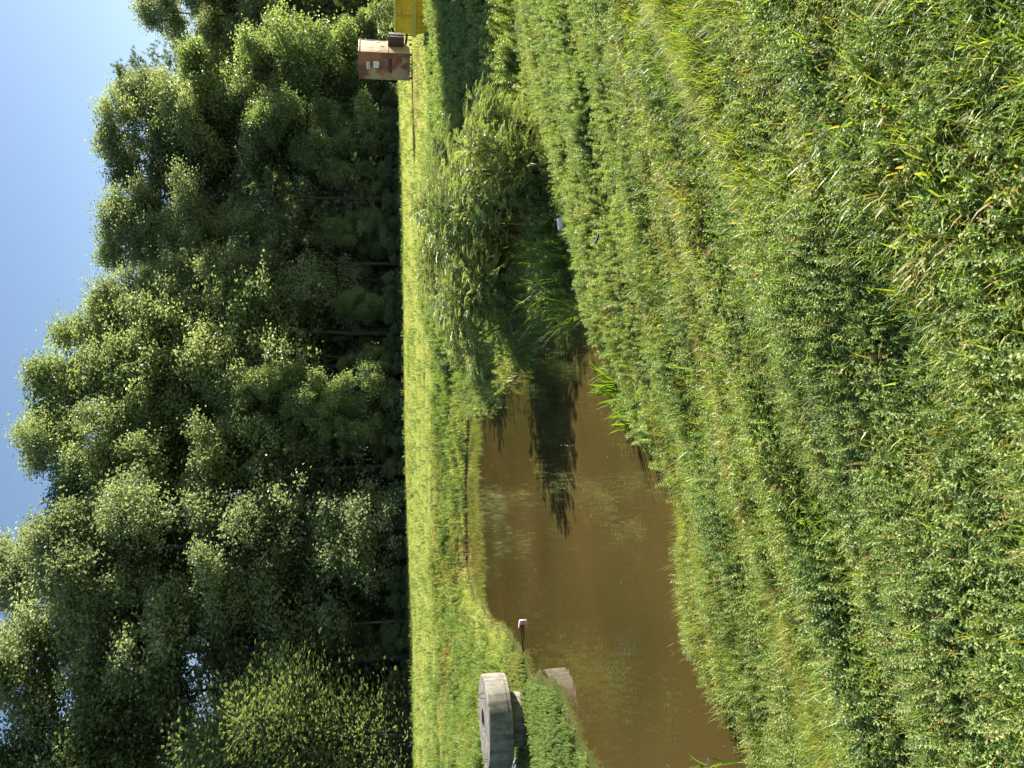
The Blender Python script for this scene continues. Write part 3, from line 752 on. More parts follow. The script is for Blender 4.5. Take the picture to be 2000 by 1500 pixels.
FRONT0 = np.array([-25.0, 50.0]); FD = np.array([0.875, 0.485]); FN = np.array([-0.485, 0.875])
def front_px(u, back):
    """point on the wood's edge seen at picture column u, moved back metres into the wood"""
    o_ = FRONT0 + FN * back; d = ray(u, 790); k = d.x / d.y
    # o + t FD = (k y, y)
    tt = (k * o_[1] - o_[0]) / (FD[0] - k * FD[1]); q = o_ + FD * tt
    return q
def hs(u, v_top, back, native):
    q = front_px(u, back); top = at_y(u, v_top, q[1]); zb = tz(*q); return q, zb, (top.z - zb) / native
SPEC = [  # proto, u, v_top, back, native height, width factor, label, category, name
 (T_mimosa, 55, 330, -1.5, 13, 1.0, 'bright feathery mimosa tree at the wood edge behind the round concrete riser', 'tree'),
 (T_gum, -60, 20, 7, 27, 1.1, 'tall dark green tree behind the feathery mimosa, cut by the frame', 'tree'),
 (T_dark, 90, -30, 6, 26, 1.15, 'tall leafy tree just above the mimosa with bare pale branch at its top', 'tree'),
 (T_pine_s, 215, 380, 2, 15, 1.1, 'dim young pine between the mimosa and the large grey-green oak', 'tree'),
 (T_oak2, 260, -40, 5, 27, 1.2, 'tall grey-green tree left of the large layered oak, top beyond the frame', 'tree'),
 (T_oak, 455, 60, 1.5, 24, 1.0, 'large layered grey-green oak standing foremost, foliage almost down to the lawn', 'tree'),
 (T_oak2, 420, -40, 8, 27, 1.0, 'tallest oak top rising behind the large layered oak', 'tree'),
 (T_dark, 560, 105, 6, 26, 0.9, 'narrow very dark tree between the layered oak and the tallest sweetgum', 'tree'),
 (T_pine_s, 590, 470, 1, 15, 1.0, 'small yellow-green pine low at the wood edge, right of the layered oak', 'tree'),
 (T_gum, 650, 60, 4, 27, 0.95, 'tall bright sweetgum with its pointed top against the sky above the pond', 'tree'),
 (T_gum, 715, 72, 6, 27, 1.15, 'broad bright sweetgum between the two tallest points of the skyline', 'tree'),
 (T_gum2, 850, 115, 6, 25, 1.3, 'bright sweetgum shoulder sloping down right of the tallest sweetgum', 'tree'),
 (T_gum2, 785, 65, 4.5, 25, 1.15, 'tallest bright sweetgum with open upper branches, centre of the skyline', 'tree'),
 (T_maple, 735, 450, 0.5, 18, 0.75, 'low pale-leaved maple in front of the dark trunks mid wood', 'tree'),
 (T_pine, 850, 250, 3, 25, 0.95, 'dark full pine below the right shoulder of the tallest sweetgum', 'tree'),
 (T_oak2, 915, 180, 5, 27, 0.9, 'rounded dull green tree right of the tallest sweetgum', 'tree'),
 (T_pine, 985, 330, 2, 25, 0.9, 'broad dark pine with tufted boughs in the middle of the wood', 'tree'),
 (T_gum, 1010, 203, 7, 27, 0.8, 'mid green tree with flat-topped crown between the two sweetgum groups', 'tree'),
 (T_oak2, 1065, 203, 6, 27, 1.1, 'dull green rounded tree left of the notch in the skyline', 'tree'),
 (T_pine_s, 1110, 450, 1, 15, 1.1, 'shaded full pine at the wood edge above the feathery shrubs', 'tree'),
 (T_dark, 1145, 222, 8, 26, 1.1, 'dark tree in the skyline notch left of the right-hand sweetgum', 'tree'),
 (T_gum, 1225, 203, 6, 27, 1.15, 'bright sweetgum with ragged top left of the dark bare-trunked pine', 'tree'),
 (T_pine_tall, 1325, 228, 8, 28, 0.9, 'tall dark pine with bare trunk and sparse tufts against the sky', 'tree'),
 (T_oak2, 1290, 232, 7, 27, 0.95, 'dull green tree filling the skyline just left of the bare-trunked pine', 'tree'),
 (T_maple, 1240, 470, 1.5, 18, 1.0, 'glossy silver-green maple left of the rusty cabinet', 'tree'),
 (T_maple, 1345, 350, 3, 18, 1.0, 'large pale glossy maple towering over the rusty cabinet', 'tree'),
 (T_oak2, 1450, 270, 9, 27, 0.9, 'dull green tree with airy top right of the bare-trunked pine', 'tree'),
 (T_dark, 1520, 300, 5, 26, 1.0, 'dark tree behind the yellow dumpster at the frame edge', 'tree'),
]
for j, (pr, u, vt, back, nat, wf, lab, cat) in enumerate(SPEC):
    q, zb, s = hs(u, vt, back, nat)
    place(pr, (q[0], q[1], zb), rng.random() * 6.28, s * wf, lab, cat, sz=s)
# rows deeper in the wood
deep = [T_dark, T_pine, T_oak2, T_dark, T_pine, T_gum]
nrow = 0
for row, (back, st) in enumerate([(12, 6.0), (18, 6.5), (26, 8.0)]):
    s = -22.0 + 2 * row
    while s < 112:
        q = FRONT0 + FD * (s + rng.normal() * 0.8) + FN * (back + rng.normal() * 1.2)
        pr = deep[rng.integers(len(deep))]
        dist = math.hypot(*q); ucol = 750 + 1500 * q[0] / q[1]
        sk = np.interp(ucol, [0, 250, 460, 560, 650, 800, 900, 1000, 1140, 1250, 1400, 1500], [60, 60, 60, 190, 170, 160, 240, 270, 320, 290, 340, 350]) + 20 + 40 * rng.random()
        top = at_y(min(max(ucol, 0), 1500), sk, q[1]).z; zb = tz(*q)
        sc_ = max(0.5, (top - zb) / 26.5)
        place(pr, (q[0], q[1], zb), rng.random() * 6.28, sc_ * 1.05, 'shaded tree deep in the wood behind the front row, only its dim foliage showing', 'tree', 'trees deep in the wood', sz=sc_)
        s += st; nrow += 1
# dim young pines and bushes just inside the edge
s = -20.0
while s < 105:
    q = FRONT0 + FD * s + FN * (5.5 + rng.random() * 3)
    place(T_pine_s, (q[0], q[1], tz(*q)), rng.random() * 6.28, 0.75 + 0.3 * rng.random(), 'dim young pine inside the edge of the wood under the tall crowns', 'tree', 'young pines inside the wood edge')
    s += 5.0
s = -20.0
while s < 100:
    q = FRONT0 + FD * s + FN * (1.8 + rng.random() * 9)
    sc_ = 0.5 + 0.7 * rng.random()
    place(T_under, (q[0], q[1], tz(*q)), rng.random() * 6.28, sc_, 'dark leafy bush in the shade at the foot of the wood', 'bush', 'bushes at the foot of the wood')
    s += 1.7
s = -24.0
while s < 100:
    q = FRONT0 + FD * s + FN * (-0.8 + 1.8 * rng.random())
    place(T_under, (q[0], q[1], tz(*q) - 0.05), rng.random() * 6.28, 0.14 + 0.28 * rng.random(), 'low ragged bush where the mown grass meets the wood', 'bush', 'low bushes along the grass edge')
    s += 1.1
for sx_ in range(15):
    q = FRONT0 + FD * (-20 + sx_ * 7.3 + rng.normal()) + FN * (1.5 + 3 * rng.random())
    place(T_maple, (q[0], q[1], tz(*q)), rng.random() * 6.28, 0.30 + 0.25 * rng.random(), 'small leafy understory tree at the wood edge below the tall crowns', 'tree', 'small understory trees at the wood edge')
for back_, st_, lo_, hi_ in [(11, 4.5, 1.2, 1.7), (17, 5.0, 1.5, 2.2), (24, 5.5, 1.8, 2.6)]:
    s = -24.0
    while s < 108:
        q = FRONT0 + FD * (s + rng.normal()) + FN * (back_ + rng.normal() * 1.2)
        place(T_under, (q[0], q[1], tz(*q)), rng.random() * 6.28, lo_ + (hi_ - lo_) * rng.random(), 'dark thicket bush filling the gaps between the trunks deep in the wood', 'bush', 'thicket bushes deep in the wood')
        s += st_
# thin bare trunks inside the edge
for k in range(34):
    s = -18 + k * 3.2 + rng.normal() * 0.8; q = FRONT0 + FD * s + FN * (3 + rng.random() * 8)
    h_ = 9 + 4 * rng.random(); tp, tr = trunk_line(h_, rng.normal() * 0.03, 0.01, 6, 0.03, 0.07 + 0.07 * rng.random())
    segs = [(tp[i_], tp[i_ + 1], tr[i_], tr[i_ + 1]) for i_ in range(6)]
    for b_ in range(7):
        z_ = 2.0 + rng.random() * (h_ - 3); a = rng.random() * 6.28; i0 = min(5, int(z_ / h_ * 6)); p_ = tp[i0] + (tp[i0 + 1] - tp[i0]) * (z_ / h_ * 6 - i0)
        segs.append((p_, p_ + np.array([math.cos(a), math.sin(a), 0.2]) * (0.5 + rng.random()), 0.02, 0.006))
    root = link('dead_tree', np_mesh('dead_tree', *tubes_mesh(segs, 6), M_twig if k % 3 == 0 else M_pinebark, smooth=True), None, (q[0], q[1], tz(*q)))
    tag(root, 'slim bare trunk standing in the dark at the foot of the wood', 'tree', 'bare trunks at the foot of the wood')
# tree and hedge just outside the frame on the right: it throws the shade over the ditch slope
for (x_, y_, s_, lab) in [(17.3, 22.6, 0.36, 'leafy tree beyond the right end of the ditch, smallest and nearest of four'), (18.6, 24.2, 0.40, 'leafy tree beyond the right end of the ditch, second nearest the camera'), (19.4, 26.0, 0.42, 'leafy tree beyond the right end of the ditch, tallest of four'), (20.4, 28.0, 0.40, 'leafy tree beyond the right end of the ditch, farthest of four')]:
    place(T_maple, (x_, y_, tz(x_, y_)), rng.random() * 6, s_ * 0.85, lab, 'tree', sz=s_)

# feathery shrubs in the ditch (picture columns from left to right)
SH = [
 (T_shrubA, 915, 985, 0.85, 0.60, 'dark blue-green feathery shrub leaning over the narrow arm of the pond'),
 (T_shrubB, 985, 1000, 1.0, 0.76, 'feathery shrub with yellowing lower leaves over the shaded ditch'),
 (T_shrubA, 1075, 1015, 0.95, 0.70, 'tallest bright feathery shrub, right of the yellowing one'),
 (T_shrubB, 1165, 1042, 0.85, 0.80, 'bright feathery shrub nearest the white plastic bag'),
 (T_shrubB, 1235, 1025, 0.65, 0.62, 'rightmost of the feathery shrubs, its plumes leaning toward the yellow dumpster'),
 (T_shrubB, 900, 915, 0.95, 0.55, 'feathery shrub on the far bank beside the black pipe'),
 (T_shrubA, 985, 905, 0.95, 0.52, 'bright feathery shrub on the far bank, middle of three in a row'),
 (T_shrubA, 1080, 905, 0.95, 0.52, 'feathery shrub on the far bank, rightmost and widest of three in a row'),
 (T_shrubB, 1200, 895, 0.60, 0.42, 'small isolated shrub on the crest of the far bank'),
]
for pr, u, v, s, szz, lab in SH:
    p_ = at_z(u, v, -0.95 if v > 985 else -0.6)
    place(pr, (p_.x, p_.y, tz(p_.x, p_.y) - 0.03), rng.random() * 6.28, s, lab, 'shrub', 'feathery shrubs along the ditch', sz=szz)

# ------------------------------------------------------------------ concrete riser
mc, t, out = newmat('weathered_concrete'); L = t.links.new
tc = t.nodes.new('ShaderNodeTexCoord'); p = t.nodes.new('ShaderNodeBsdfPrincipled')
n1 = t.nodes.new('ShaderNodeTexNoise'); n1.inputs['Scale'].default_value = 4; n1.inputs['Detail'].default_value = 9; n1.inputs['Roughness'].default_value = 0.75
mp = t.nodes.new('ShaderNodeMapping'); mp.inputs['Scale'].default_value = (7, 7, 0.9); L(tc.outputs['Object'], mp.inputs[0])
n2 = t.nodes.new('ShaderNodeTexNoise'); n2.inputs['Scale'].default_value = 1.4; n2.inputs['Detail'].default_value = 6
L(tc.outputs['Object'], n1.inputs['Vector']); L(mp.outputs[0], n2.inputs['Vector'])
ra = ramp(t, n1.outputs[0], [(0.32, (0.11, 0.10, 0.085)), (0.5, (0.21, 0.195, 0.165)), (0.68, (0.30, 0.28, 0.235))])
rb = ramp(t, n2.outputs[0], [(0.35, (0.42, 0.42, 0.42)), (0.55, (1.0, 1.0, 1.0))])
mm = t.nodes.new('ShaderNodeMix'); mm.data_type = 'RGBA'; mm.blend_type = 'MULTIPLY'; mm.inputs[0].default_value = 0.85
L(ra.outputs[0], mm.inputs[6]); L(rb.outputs[0], mm.inputs[7]); L(mm.outputs[2], p.inputs['Base Color']); p.inputs['Roughness'].default_value = 0.9
n3 = t.nodes.new('ShaderNodeTexNoise'); n3.inputs['Scale'].default_value = 45; n3.inputs['Detail'].default_value = 4; L(tc.outputs['Object'], n3.inputs['Vector'])
b = t.nodes.new('ShaderNodeBump'); b.inputs['Strength'].default_value = 0.6; b.inputs['Distance'].default_value = 0.01; L(n3.outputs[0], b.inputs['Height']); L(b.outputs[0], p.inputs['Normal'])
L(p.outputs[0], out.inputs[0])
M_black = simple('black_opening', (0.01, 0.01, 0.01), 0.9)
M_rebar = simple('rusty_rebar', (0.07, 0.045, 0.03), 0.8)
rc = at_z(98, 1029, ZW)
riser = empty('concrete_riser', (rc.x, rc.y, ZW), 0.3)
tag(riser, 'round weathered concrete drain riser with thick cap and wire loops standing in weeds', 'drain riser')
b = BM(); b.lathe([(0.52, -0.6), (0.52, 0.46)], 56); b.done('pipe', mc, riser)
b = BM(); Rc = 0.905
b.lathe([(0.50, 0.205), (Rc - 0.04, 0.205), (Rc - 0.012, 0.225), (Rc - 0.01, 0.29), (Rc, 0.30), (Rc + 0.002, 0.66), (Rc - 0.02, 0.685), (0.25, 0.70), (0.245, 0.685), (0.24, 0.45)], 72)
b.done('cap', mc, riser, loc=(0, 0, 0.2))
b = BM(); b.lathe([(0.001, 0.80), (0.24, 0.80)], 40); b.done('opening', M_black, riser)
for (ax, rr) in ((1.2, 0.74), (-0.75, 0.72), (-2.7, 0.74)):
    b = BM(); c0 = Vector((math.cos(ax) * rr, math.sin(ax) * rr, 0.885)); sd = Vector((-math.sin(ax), math.cos(ax), 0))
    b.tube([c0 + sd * (math.cos(a_) * 0.075) + Vector((0, 0, math.sin(a_) * 0.13)) for a_ in np.linspace(-0.2, math.pi + 0.2, 12)], 0.008, 6)
    b.done('lifting_loop', M_rebar, riser)

# float on a rod
M_white = simple('white_plastic', (0.75, 0.68, 0.66), 0.45); M_red = simple('red_plastic', (0.45, 0.03, 0.035), 0.45)
fp = at_z(281, 1018, ZW + 0.035)
fl = empty('marker_float', fp, math.radians(2)); fl.scale = (0.8, 0.8, 0.8); tag(fl, 'small red and white tapered float on a dark rod over the brown water', 'float')
b = BM(); b.cyl((0.0, 0, 0), (-0.10, 0, 0), 0.058, 0.072, 24, mi=1); b.cyl((0.105, 0, 0.006), (0.0, 0, 0), 0.048, 0.058, 24, mi=0); b.cyl((-0.10, 0, 0), (-0.112, 0, 0), 0.072, 0.055, 24, mi=1)
b.done('float_body', [M_white, M_red], fl, rot=(0, math.radians(4), 0))
b = BM(); b.box((-0.0, -0.01, 0.058), (0.19, 0.08, 0.012), 0.004); b.done('white_panel', M_white, fl, rot=(0, math.radians(7), 0))
b = BM(); b.tube([(-0.11, 0, 0), (-0.4, 0.0, -0.015), (-0.9, 0.02, -0.04), (-1.5, 0.06, -0.08)], 0.014, 8); b.done('rod', M_black, fl)

# ------------------------------------------------------------------ rusty cabinet
def rust_mat(name, paint, rust, dark, lo, hi, scale=1.3, stretch=(1, 1, 0.5), shift=(0, 0, 0), gz=0.0, gx=0.0):
    m, t, out = newmat(name); L = t.links.new
    tc = t.nodes.new('ShaderNodeTexCoord'); mp = t.nodes.new('ShaderNodeMapping'); mp.inputs['Scale'].default_value = stretch; mp.inputs['Location'].default_value = shift
    L(tc.outputs['Object'], mp.inputs[0])
    n = t.nodes.new('ShaderNodeTexNoise'); n.inputs['Scale'].default_value = scale; n.inputs['Detail'].default_value = 8; n.inputs['Roughness'].default_value = 0.62; L(mp.outputs[0], n.inputs['Vector'])
    sx = t.nodes.new('ShaderNodeSeparateXYZ'); L(tc.outputs['Object'], sx.inputs[0])
    a1 = N(t, 'ShaderNodeMath', operation='MULTIPLY_ADD'); L(sx.outputs[2], a1.inputs[0]); a1.inputs[1].default_value = gz; L(n.outputs[0], a1.inputs[2])
    a2 = N(t, 'ShaderNodeMath', operation='MULTIPLY_ADD'); L(sx.outputs[0], a2.inputs[0]); a2.inputs[1].default_value = gx; L(a1.outputs[0], a2.inputs[2])
    r = ramp(t, a2.outputs[0], [(lo, paint), (lo + 0.09, rust), ((lo + hi) / 2, dark), (hi, rust)])
    p = t.nodes.new('ShaderNodeBsdfPrincipled'); L(r.outputs[0], p.inputs['Base Color']); p.inputs['Roughness'].default_value = 0.75
    L(p.outputs[0], out.inputs[0]); return m
M_rusty = rust_mat('rusty_panel', (0.44, 0.33, 0.21), (0.36, 0.165, 0.08), (0.17, 0.068, 0.05), 0.43, 0.72, 1.5, (1, 1, 0.8), (3.3, 0.2, 1.1), 0.04, 0.16)
M_tan = simple('tan_paint', (0.48, 0.34, 0.19), 0.6, noise=(3, [(0.3, (0.40, 0.28, 0.15)), (0.7, (0.52, 0.38, 0.22))]))
M_cream = simple('pale_label', (0.62, 0.54, 0.38), 0.5)
M_pale = simple('pale_sticker', (0.85, 0.87, 0.88), 0.5)
M_steel = simple('dark_steel', (0.06, 0.045, 0.05), 0.6, noise=(5, [(0.3, (0.035, 0.03, 0.035)), (0.7, (0.12, 0.075, 0.07))]))
cb = at_z(1349, 803, -0.5); 
cq = at_y(1380, 803, 47.5)
phi = math.radians(44)
cab = empty('waste_compactor', (cq.x, cq.y, tz(cq.x, cq.y)), -phi * 1.0)
cab.rotation_euler = (0, 0, -phi)
tag(cab, 'tall rusty brown and tan metal box with pale stickers beside the yellow dumpster', 'waste compactor')
W_, D_, H_, leg = 1.62, 1.85, 3.05, 0.22
# local: front (rust) face at y = -D/2 normal -y ; right (tan) face at x=+W/2 normal +x
b = BM(); b.box((0, 0, leg + H_ / 2), (W_, D_, H_), 0.02); body = b.done('body', M_tan, cab)
b = BM(); b.box((0, -D_ / 2 - 0.012, leg + H_ / 2 + 0.02), (W_ - 0.02, 0.02, H_ - 0.10), 0.004); pan = b.done('rusty_panel', M_rusty, cab)
b = BM()
for sx_ in (-1, 1): b.box((sx_ * (W_ / 2 - 0.03), -D_ / 2 - 0.03, leg + H_ / 2), (0.06, 0.02, H_), 0.004)
b.box((0, -D_ / 2 - 0.03, leg + H_ - 0.03), (W_ - 0.125, 0.02, 0.06), 0.004); b.box((0, -D_ / 2 - 0.03, leg + 0.05), (W_ - 0.125, 0.02, 0.10), 0.004)
b.done('frame', M_rusty, cab)
b = BM(); b.box((0.06, -D_ / 2 - 0.03, leg + H_ * 0.385), (0.86, 0.02, 0.24), 0.004); b.box((0.06, -D_ / 2 - 0.045, leg + H_ * 0.385 + 0.02), (0.62, 0.012, 0.05), 0.003); b.done('slot', M_steel, cab)
b = BM()
for k in range(2):
    b.box((0.0, -D_ / 2 - 0.026, leg + H_ * 0.835 - k * 0.11), (0.44, 0.006, 0.065), 0.002)
    b.box((0.21, -D_ / 2 - 0.026, leg + H_ * 0.835 - k * 0.11 + 0.045), (0.05, 0.006, 0.02), 0.002)
b.done('sticker', M_pale, cab)
b = BM(); b.prism([(-0.12, leg + H_ * 0.715), (0.28, leg + H_ * 0.715), (0.28, leg + H_ * 0.62), (0.18, leg + H_ * 0.60), (-0.12, leg + H_ * 0.62)][::-1], -D_ / 2 - 0.030, -D_ / 2 - 0.024); b.done('sticker', M_pale, cab)
b = BM()
for k in range(3): b.box((0.07, -D_ / 2 - 0.032, leg + H_ * 0.645 + k * 0.055), (0.26, 0.004, 0.014))
b.done('sticker_print', simple('grey_print', (0.30, 0.36, 0.42), 0.6), cab)
# right face details
b = BM(); b.cyl((W_ / 2, 0.0, leg + H_ * 0.80), (W_ / 2 + 0.008, 0.0, leg + H_ * 0.80), 0.26, n=28); b.done('round_label', M_cream, cab)
for yy_ in (-0.62, 0.68):
    b = BM(); b.box((W_ / 2 + 0.005, yy_, leg + H_ * 0.63), (0.012, 0.28, 0.26), 0.004); b.done('square_label', M_cream, cab)
b = BM(); b.box((W_ / 2 + 0.006, -0.02, leg + H_ * 0.515), (0.012, 0.14, 0.09)); b.box((W_ / 2 + 0.006, -0.02, leg + H_ * 0.555), (0.012, 0.14, 0.06)); b.done('vent', M_black, cab)
b = BM(); b.box((W_ / 2 + 0.02, 0, leg + H_ - 0.05), (0.04, D_, 0.05), 0.004); b.box((W_ / 2 + 0.012, 0, leg + H_ * 0.43), (0.025, D_ - 0.03, 0.03), 0.003)
b.box((W_ / 2 + 0.012, D_ / 2 - 0.02, leg + H_ * 0.72), (0.025, 0.035, H_ * 0.5), 0.003); b.done('trim', M_tan, cab)
# hydraulic arm / chute on the lower right
b = BM(); b.box((W_ / 2 + 0.30, 0.42, leg + H_ * 0.26), (0.56, 0.75, H_ * 0.30), 0.02); b.box((W_ / 2 + 0.30, 0.42, leg + H_ * 0.415), (0.60, 0.8, 0.03), 0.005)
b.box((W_ / 2 + 0.60, 0.42, leg + H_ * 0.26), (0.03, 0.12, H_ * 0.30), 0.004); b.done('chute', M_steel, cab)
b = BM(); b.cyl((W_ / 2 + 0.1, 0.3, leg + 0.22), (W_ / 2 + 0.95, 0.3, leg + 0.12), 0.07, n=14); b.cyl((W_ / 2 + 0.35, 0.3, 0.05), (W_ / 2 + 0.35, 0.3, leg + 0.25), 0.035, n=10); b.cyl((W_ / 2 + 0.7, 0.1, 0.0), (W_ / 2 + 0.7, 0.1, leg + 0.3), 0.035, n=10); b.done('hydraulic_arm', M_steel, cab)
for sx_ in (-1, 1):
    for sy_ in (-1, 1):
        b = BM(); b.box((sx_ * (W_ / 2 - 0.1), sy_ * (D_ / 2 - 0.12), leg / 2 - 0.05), (0.12, 0.12, leg + 0.1), 0.01); b.done('leg', M_steel, cab)

# ------------------------------------------------------------------ yellow dumpster
M_yel = rust_mat('yellow_paint', (0.92, 0.60, 0.03), (0.90, 0.47, 0.03), (0.66, 0.44, 0.03), 0.50, 0.85, 3.0, (1, 1, 2.5))
M_oliv = simple('olive_yellow_rib', (0.66, 0.52, 0.07), 0.5, noise=(6, [(0.3, (0.56, 0.45, 0.06)), (0.7, (0.76, 0.6, 0.09))]))  # band and ribs a darker, more olive yellow than the panels
M_ltyel = simple('pale_yellow_rim', (0.72, 0.62, 0.14), 0.5)
dqp = at_z(1425, 832, -0.5)
dcorner = at_y(1430, 832, 34.0)
dz = tz(dcorner.x, dcorner.y)
dum = empty('dumpster', (dcorner.x, dcorner.y, dz), math.radians(-35))
tag(dum, 'yellow steel dumpster with ribbed sides and a weed sprouting from its top', 'dumpster')
# local x along the long face (to the right), y depth away, origin = near left bottom corner; profile: lower half leans in
LL, DP, HH = 1.62, 2.6, 1.42
zm = HH * 0.43
def hexbox(bm, x0, x1, inset=0.0):
    # side profile in (y,z)
    prof = [(0.16, 0.06), (0.0 + inset, zm), (0.12, HH), (DP - 0.12, HH), (DP, zm), (DP - 0.16, 0.06)]
    a = [bm.verts.new((x0 + (0.10 if z == 0.06 else 0.0) - (0.0 if z != HH else -0.06), y, z)) for y, z in prof]
    b_ = [bm.verts.new((x1 - (0.10 if z == 0.06 else 0.0), y, z)) for y, z in prof]
    n = len(prof)
    for k in range(n):
        if k == 2: continue           # open top
        bm.faces.new((a[k], a[(k + 1) % n], b_[(k + 1) % n], b_[k]))
    bm.faces.new(a[::-1]); bm.faces.new(b_)
b = BM(); hexbox(b.b, 0, LL); db = b.done('body', M_yel, dum)
md = db.modifiers.new('thick', 'SOLIDIFY'); md.thickness = 0.03; md.offset = -1
def face_pt(x, z, off):
    if z <= zm: f = (z - 0.06) / (zm - 0.06); y = 0.16 * (1 - f)
    else: f = (z - zm) / (HH - zm); y = 0.12 * f
    return Vector((x, y - off, z))
b = BM(); b.box((LL / 2, -0.035, zm), (LL + 0.14, 0.09, 0.15), 0.008); b.box((-0.05, DP / 2, zm), (0.09, DP, 0.15), 0.008); b.done('band', M_oliv, dum)
for k, xx in enumerate([0.72, 1.57]):
    b = BM(); b.tube([face_pt(xx, zm + 0.06, 0.02), face_pt(xx + 0.02, HH - 0.02, 0.02)], 0.05, 4); b.tube([face_pt(xx, 0.1, 0.01), face_pt(xx, zm - 0.06, 0.01)], 0.035, 4); b.done('rib', M_oliv, dum)
b = BM()
for xx in np.arange(0.12, LL, 0.17):
    if min(abs(xx - q) for q in (0.72, 1.57)) < 0.08: continue
    b.tube([face_pt(xx, 0.12, -0.002), face_pt(xx, zm - 0.09, -0.002)], 0.014, 4); b.tube([face_pt(xx, zm + 0.09, -0.002), face_pt(xx, HH - 0.05, -0.002)], 0.012, 4)
b.done('pressed_ridges', M_yel, dum)
b = BM(); b.box((LL / 2 + 0.03, 0.11, HH + 0.012), (LL, 0.09, 0.08), 0.01); b.box((LL / 2 + 0.03, DP - 0.11, HH + 0.012), (LL, 0.09, 0.08), 0.01)
b.box((0.06, DP / 2, HH + 0.012), (0.08, DP - 0.315, 0.08), 0.01); b.done('rim', M_ltyel, dum)
b = BM(); b.box((LL / 2, 0.25, 0.0), (LL - 0.3, 0.14, 0.13), 0.01); b.box((LL / 2, DP - 0.25, 0.0), (LL - 0.3, 0.14, 0.13), 0.01); b.done('skid', M_steel, dum)
b = BM(); b.box((LL / 2, DP / 2, 1.15), (LL - 0.4, DP - 0.5, 0.3), 0.05); b.done('rubbish_fill', simple('dark_rubbish', (0.05, 0.04, 0.035), 0.9, bump=1.0, bscale=6), dum)
# weed in the dumpster
dm = dum.matrix_basis
wp = dm @ Vector((0.9, 0.8, 1.2))
T_weedy = make(shrub(1.35, 1.5, 12, 22, 0.16, 0.14, 0.04, 5, lean=(-0.3, 0), z0=0.2), M_maple, M_stem, 'weed_plant', 'foliage')
place(T_weedy, wp, 0.4, 1.0, 'leafy pale weed sprouting out of the yellow dumpster', 'plant')
# worn dirt strip in front of cabinet: dry tufts
n_ = 6000; xx = 13.5 + rng.random(n_) * 13; yy = 38.5 + rng.random(n_) * 5.5 + 0.1 * (xx - 14)
pk = rng.choice(P_dry * 3 + P_lawn, n_)
scatter('dry_grass', np.column_stack([xx, yy, terrain(xx, yy)]), pk, np.column_stack([np.zeros(n_), np.zeros(n_), rng.random(n_) * 6.28]), 1.0 + rng.random(n_), 0.85 + 0.2 * rng.random(n_), 'patch of dry brown grass in front of the rusty box', 'grass')

# ------------------------------------------------------------------ litter and the black pipe
def at_ground(u, v):
    d = ray(u, v); t_ = 1.0
    while t_ < 200:
        p_ = CAM + d * t_
        if p_.z < tz(p_.x, p_.y): break
        t_ += 0.02 * max(1, t_ * 0.3)
    return p_
def crumple(name, r, mat, loc, sq=(1, 1, 0.7), seed=1, parent=None):
    bm = bmesh.new(); bmesh.ops.create_icosphere(bm, subdivisions=3, radius=r)
    rs = np.random.default_rng(seed); offs = rs.normal(size=(6, 3)) * 3
    for v_ in bm.verts:
        c = v_.co / r; s = 1.0
        for o_ in offs: s += 0.10 * math.sin(c.x * o_[0] + c.y * o_[1] * 1.3 + c.z * o_[2] + o_[0])
        v_.co = Vector((c.x * sq[0], c.y * sq[1], c.z * sq[2])) * r * s
    me = bpy.data.meshes.new(name); bm.to_mesh(me); bm.free(); me.materials.append(mat)
    return link(name, me, parent, loc)
M_bag = simple('white_bag', (0.8, 0.8, 0.78), 0.5)
g = at_ground(1174, 1041); tag(crumple('plastic_bag', 0.13, M_bag, g + Vector((0, 0, 0.17)), (1.0, 0.8, 0.9), 3), 'crumpled white plastic bag in the weeds below the feathery shrubs', 'bag')
g = at_ground(1062, 1114)
cup = empty('paper_cup', g + Vector((0, -0.05, 0.16)), 0.15); cup.scale = (1.3, 1.3, 1.3); tag(cup, 'white paper cup lying in the weeds at the edge of the shade', 'cup')
b = BM(); b.cyl((-0.07, 0, 0), (0.05, 0, 0), 0.032, 0.042, 20); b.done('cup_body', M_bag, cup)
b = BM(); b.cyl((-0.085, 0, 0), (-0.07, 0, 0), 0.033, 0.031, 20); b.done('cup_base', simple('pinkish_card', (0.6, 0.42, 0.38), 0.6), cup)
g = at_ground(1032, 1191)
pk_ = BM(); pk_.box((0, 0, 0), (0.13, 0.035, 0.02), 0.006); pk_.box((0.0, 0.02, 0.008), (0.12, 0.006, 0.02), 0.002, mi=1)
o_ = pk_.done('wrapper', [simple('dark_wrapper', (0.03, 0.025, 0.07), 0.4), M_pale], None, g + Vector((0, -0.03, 0.15)), (0.2, 0.35, 0.5)); tag(o_, 'dark blue wrapper with pale edge lying on the near bank', 'wrapper')
g = at_ground(8, 1019); tag(crumple('plastic_bag', 0.11, simple('bluish_bag', (0.34, 0.38, 0.44), 0.4), g + Vector((0, 0, 0.1)), (0.9, 0.8, 0.7), 5), 'bluish white plastic scrap in the shade behind the concrete riser', 'bag')
# black corrugated pipe end at the far bank
bp_ = at_ground(800, 884)
pipe = empty('drain_pipe', bp_ + Vector((0, 0, 0.10)), math.radians(8)); tag(pipe, 'black corrugated pipe end with a pale cap in the far bank', 'pipe')
b = BM(); prof = []
for k in range(26): prof.append((0.13 + (0.015 if k % 2 else 0), k * 0.05))
b.lathe(prof, 20); o_ = b.done('pipe_wall', simple('black_plastic', (0.025, 0.022, 0.03), 0.5), pipe, rot=(0, math.radians(86), 0)); o_.location = (-0.6, 0, 0)
b = BM(); b.cyl((0, 0, 0), (0.0, -0.03, 0), 0.05, n=16); b.done('pale_cap', M_bag, pipe, loc=(-0.05, -0.17, -0.05))

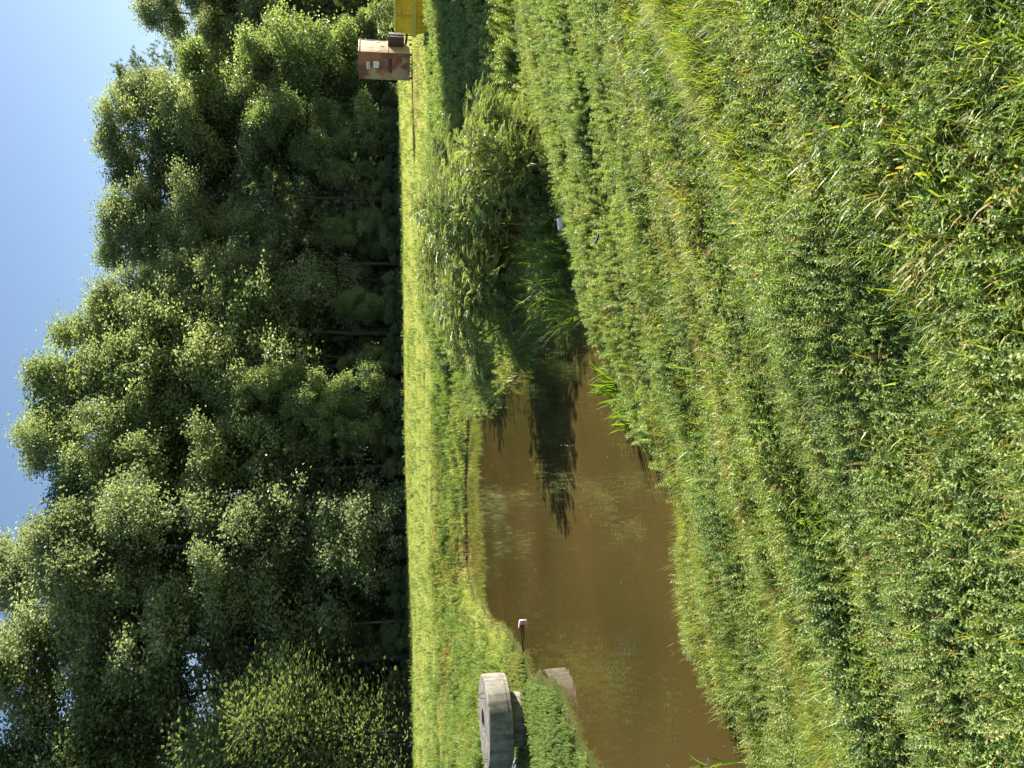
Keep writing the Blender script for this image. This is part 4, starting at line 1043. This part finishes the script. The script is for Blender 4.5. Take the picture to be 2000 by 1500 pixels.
# ------------------------------------------------------------------ single plants at the near shore
def broad_plant(nl, h, w):
    parts = []
    for k in range(nl):
        parts.append(blade((rng.normal() * 0.03, rng.normal() * 0.03, -0.02), rng.random() * 6.28, 0.05 + 0.45 * rng.random(), h * (0.6 + 0.5 * rng.random()), w, 6, 0.3 + 1.2 * rng.random(), rng.normal() * 0.4))
    return merge(parts)
M_bp = leaf_mat('marsh_leaf', [(0.0, (0.09, 0.17, 0.02)), (0.5, (0.15, 0.25, 0.025)), (1, (0.24, 0.32, 0.04))], inst=None, trans=0.5, rough=0.6, spec=0.15)
bpm = [np_mesh('marsh_plant', *broad_plant(9, 0.42, 0.032), M_bp) for _ in range(3)]
for k, (u, v) in enumerate([(768, 1182), (752, 1188), (738, 1196), (722, 1204), (705, 1214), (690, 1226), (676, 1234), (748, 1200)]):
    p_ = at_z(u, v, ZW + 0.05); z_ = max(tz(p_.x, p_.y), ZW - 0.02)
    o_ = link('marsh_plant', bpm[k % 3], None, (p_.x, p_.y, z_)); o_.rotation_euler = (0, 0, k * 1.3); o_.scale = (0.8 + 0.1 * (k % 4),) * 3
    tag(o_, 'bright broad-leaved marsh plant in the row at the near water edge', 'plant', 'marsh plants at the near water edge')
p_ = at_z(12, 1445, ZW + 0.05)
mm_ = merge([blade((0, 0, 0), 2.6, 0.05, 0.46, 0.012, 6, 0.2), blade((0.0, 0.0, 0.28), 3.6, 0.5, 0.30, 0.035, 7, 1.8), blade((0, 0, 0.34), 0.6, 0.4, 0.26, 0.03, 7, 1.4), blade((0, 0, 0.38), 2.2, 0.7, 0.28, 0.03, 7, 1.6), blade((0, 0, 0.22), 5.0, 0.5, 0.24, 0.03, 7, 1.9), blade((0, 0, 0.1), 5.6, 0.3, 0.36, 0.022, 7, 0.9)])
o_ = link('reed_stalk', np_mesh('reed_stalk', *mm_, M_bp), None, (p_.x, p_.y, max(tz(p_.x, p_.y), ZW - 0.02))); tag(o_, 'tall bright reed stalk with drooping leaves at the near shore, cut by the frame', 'reed')
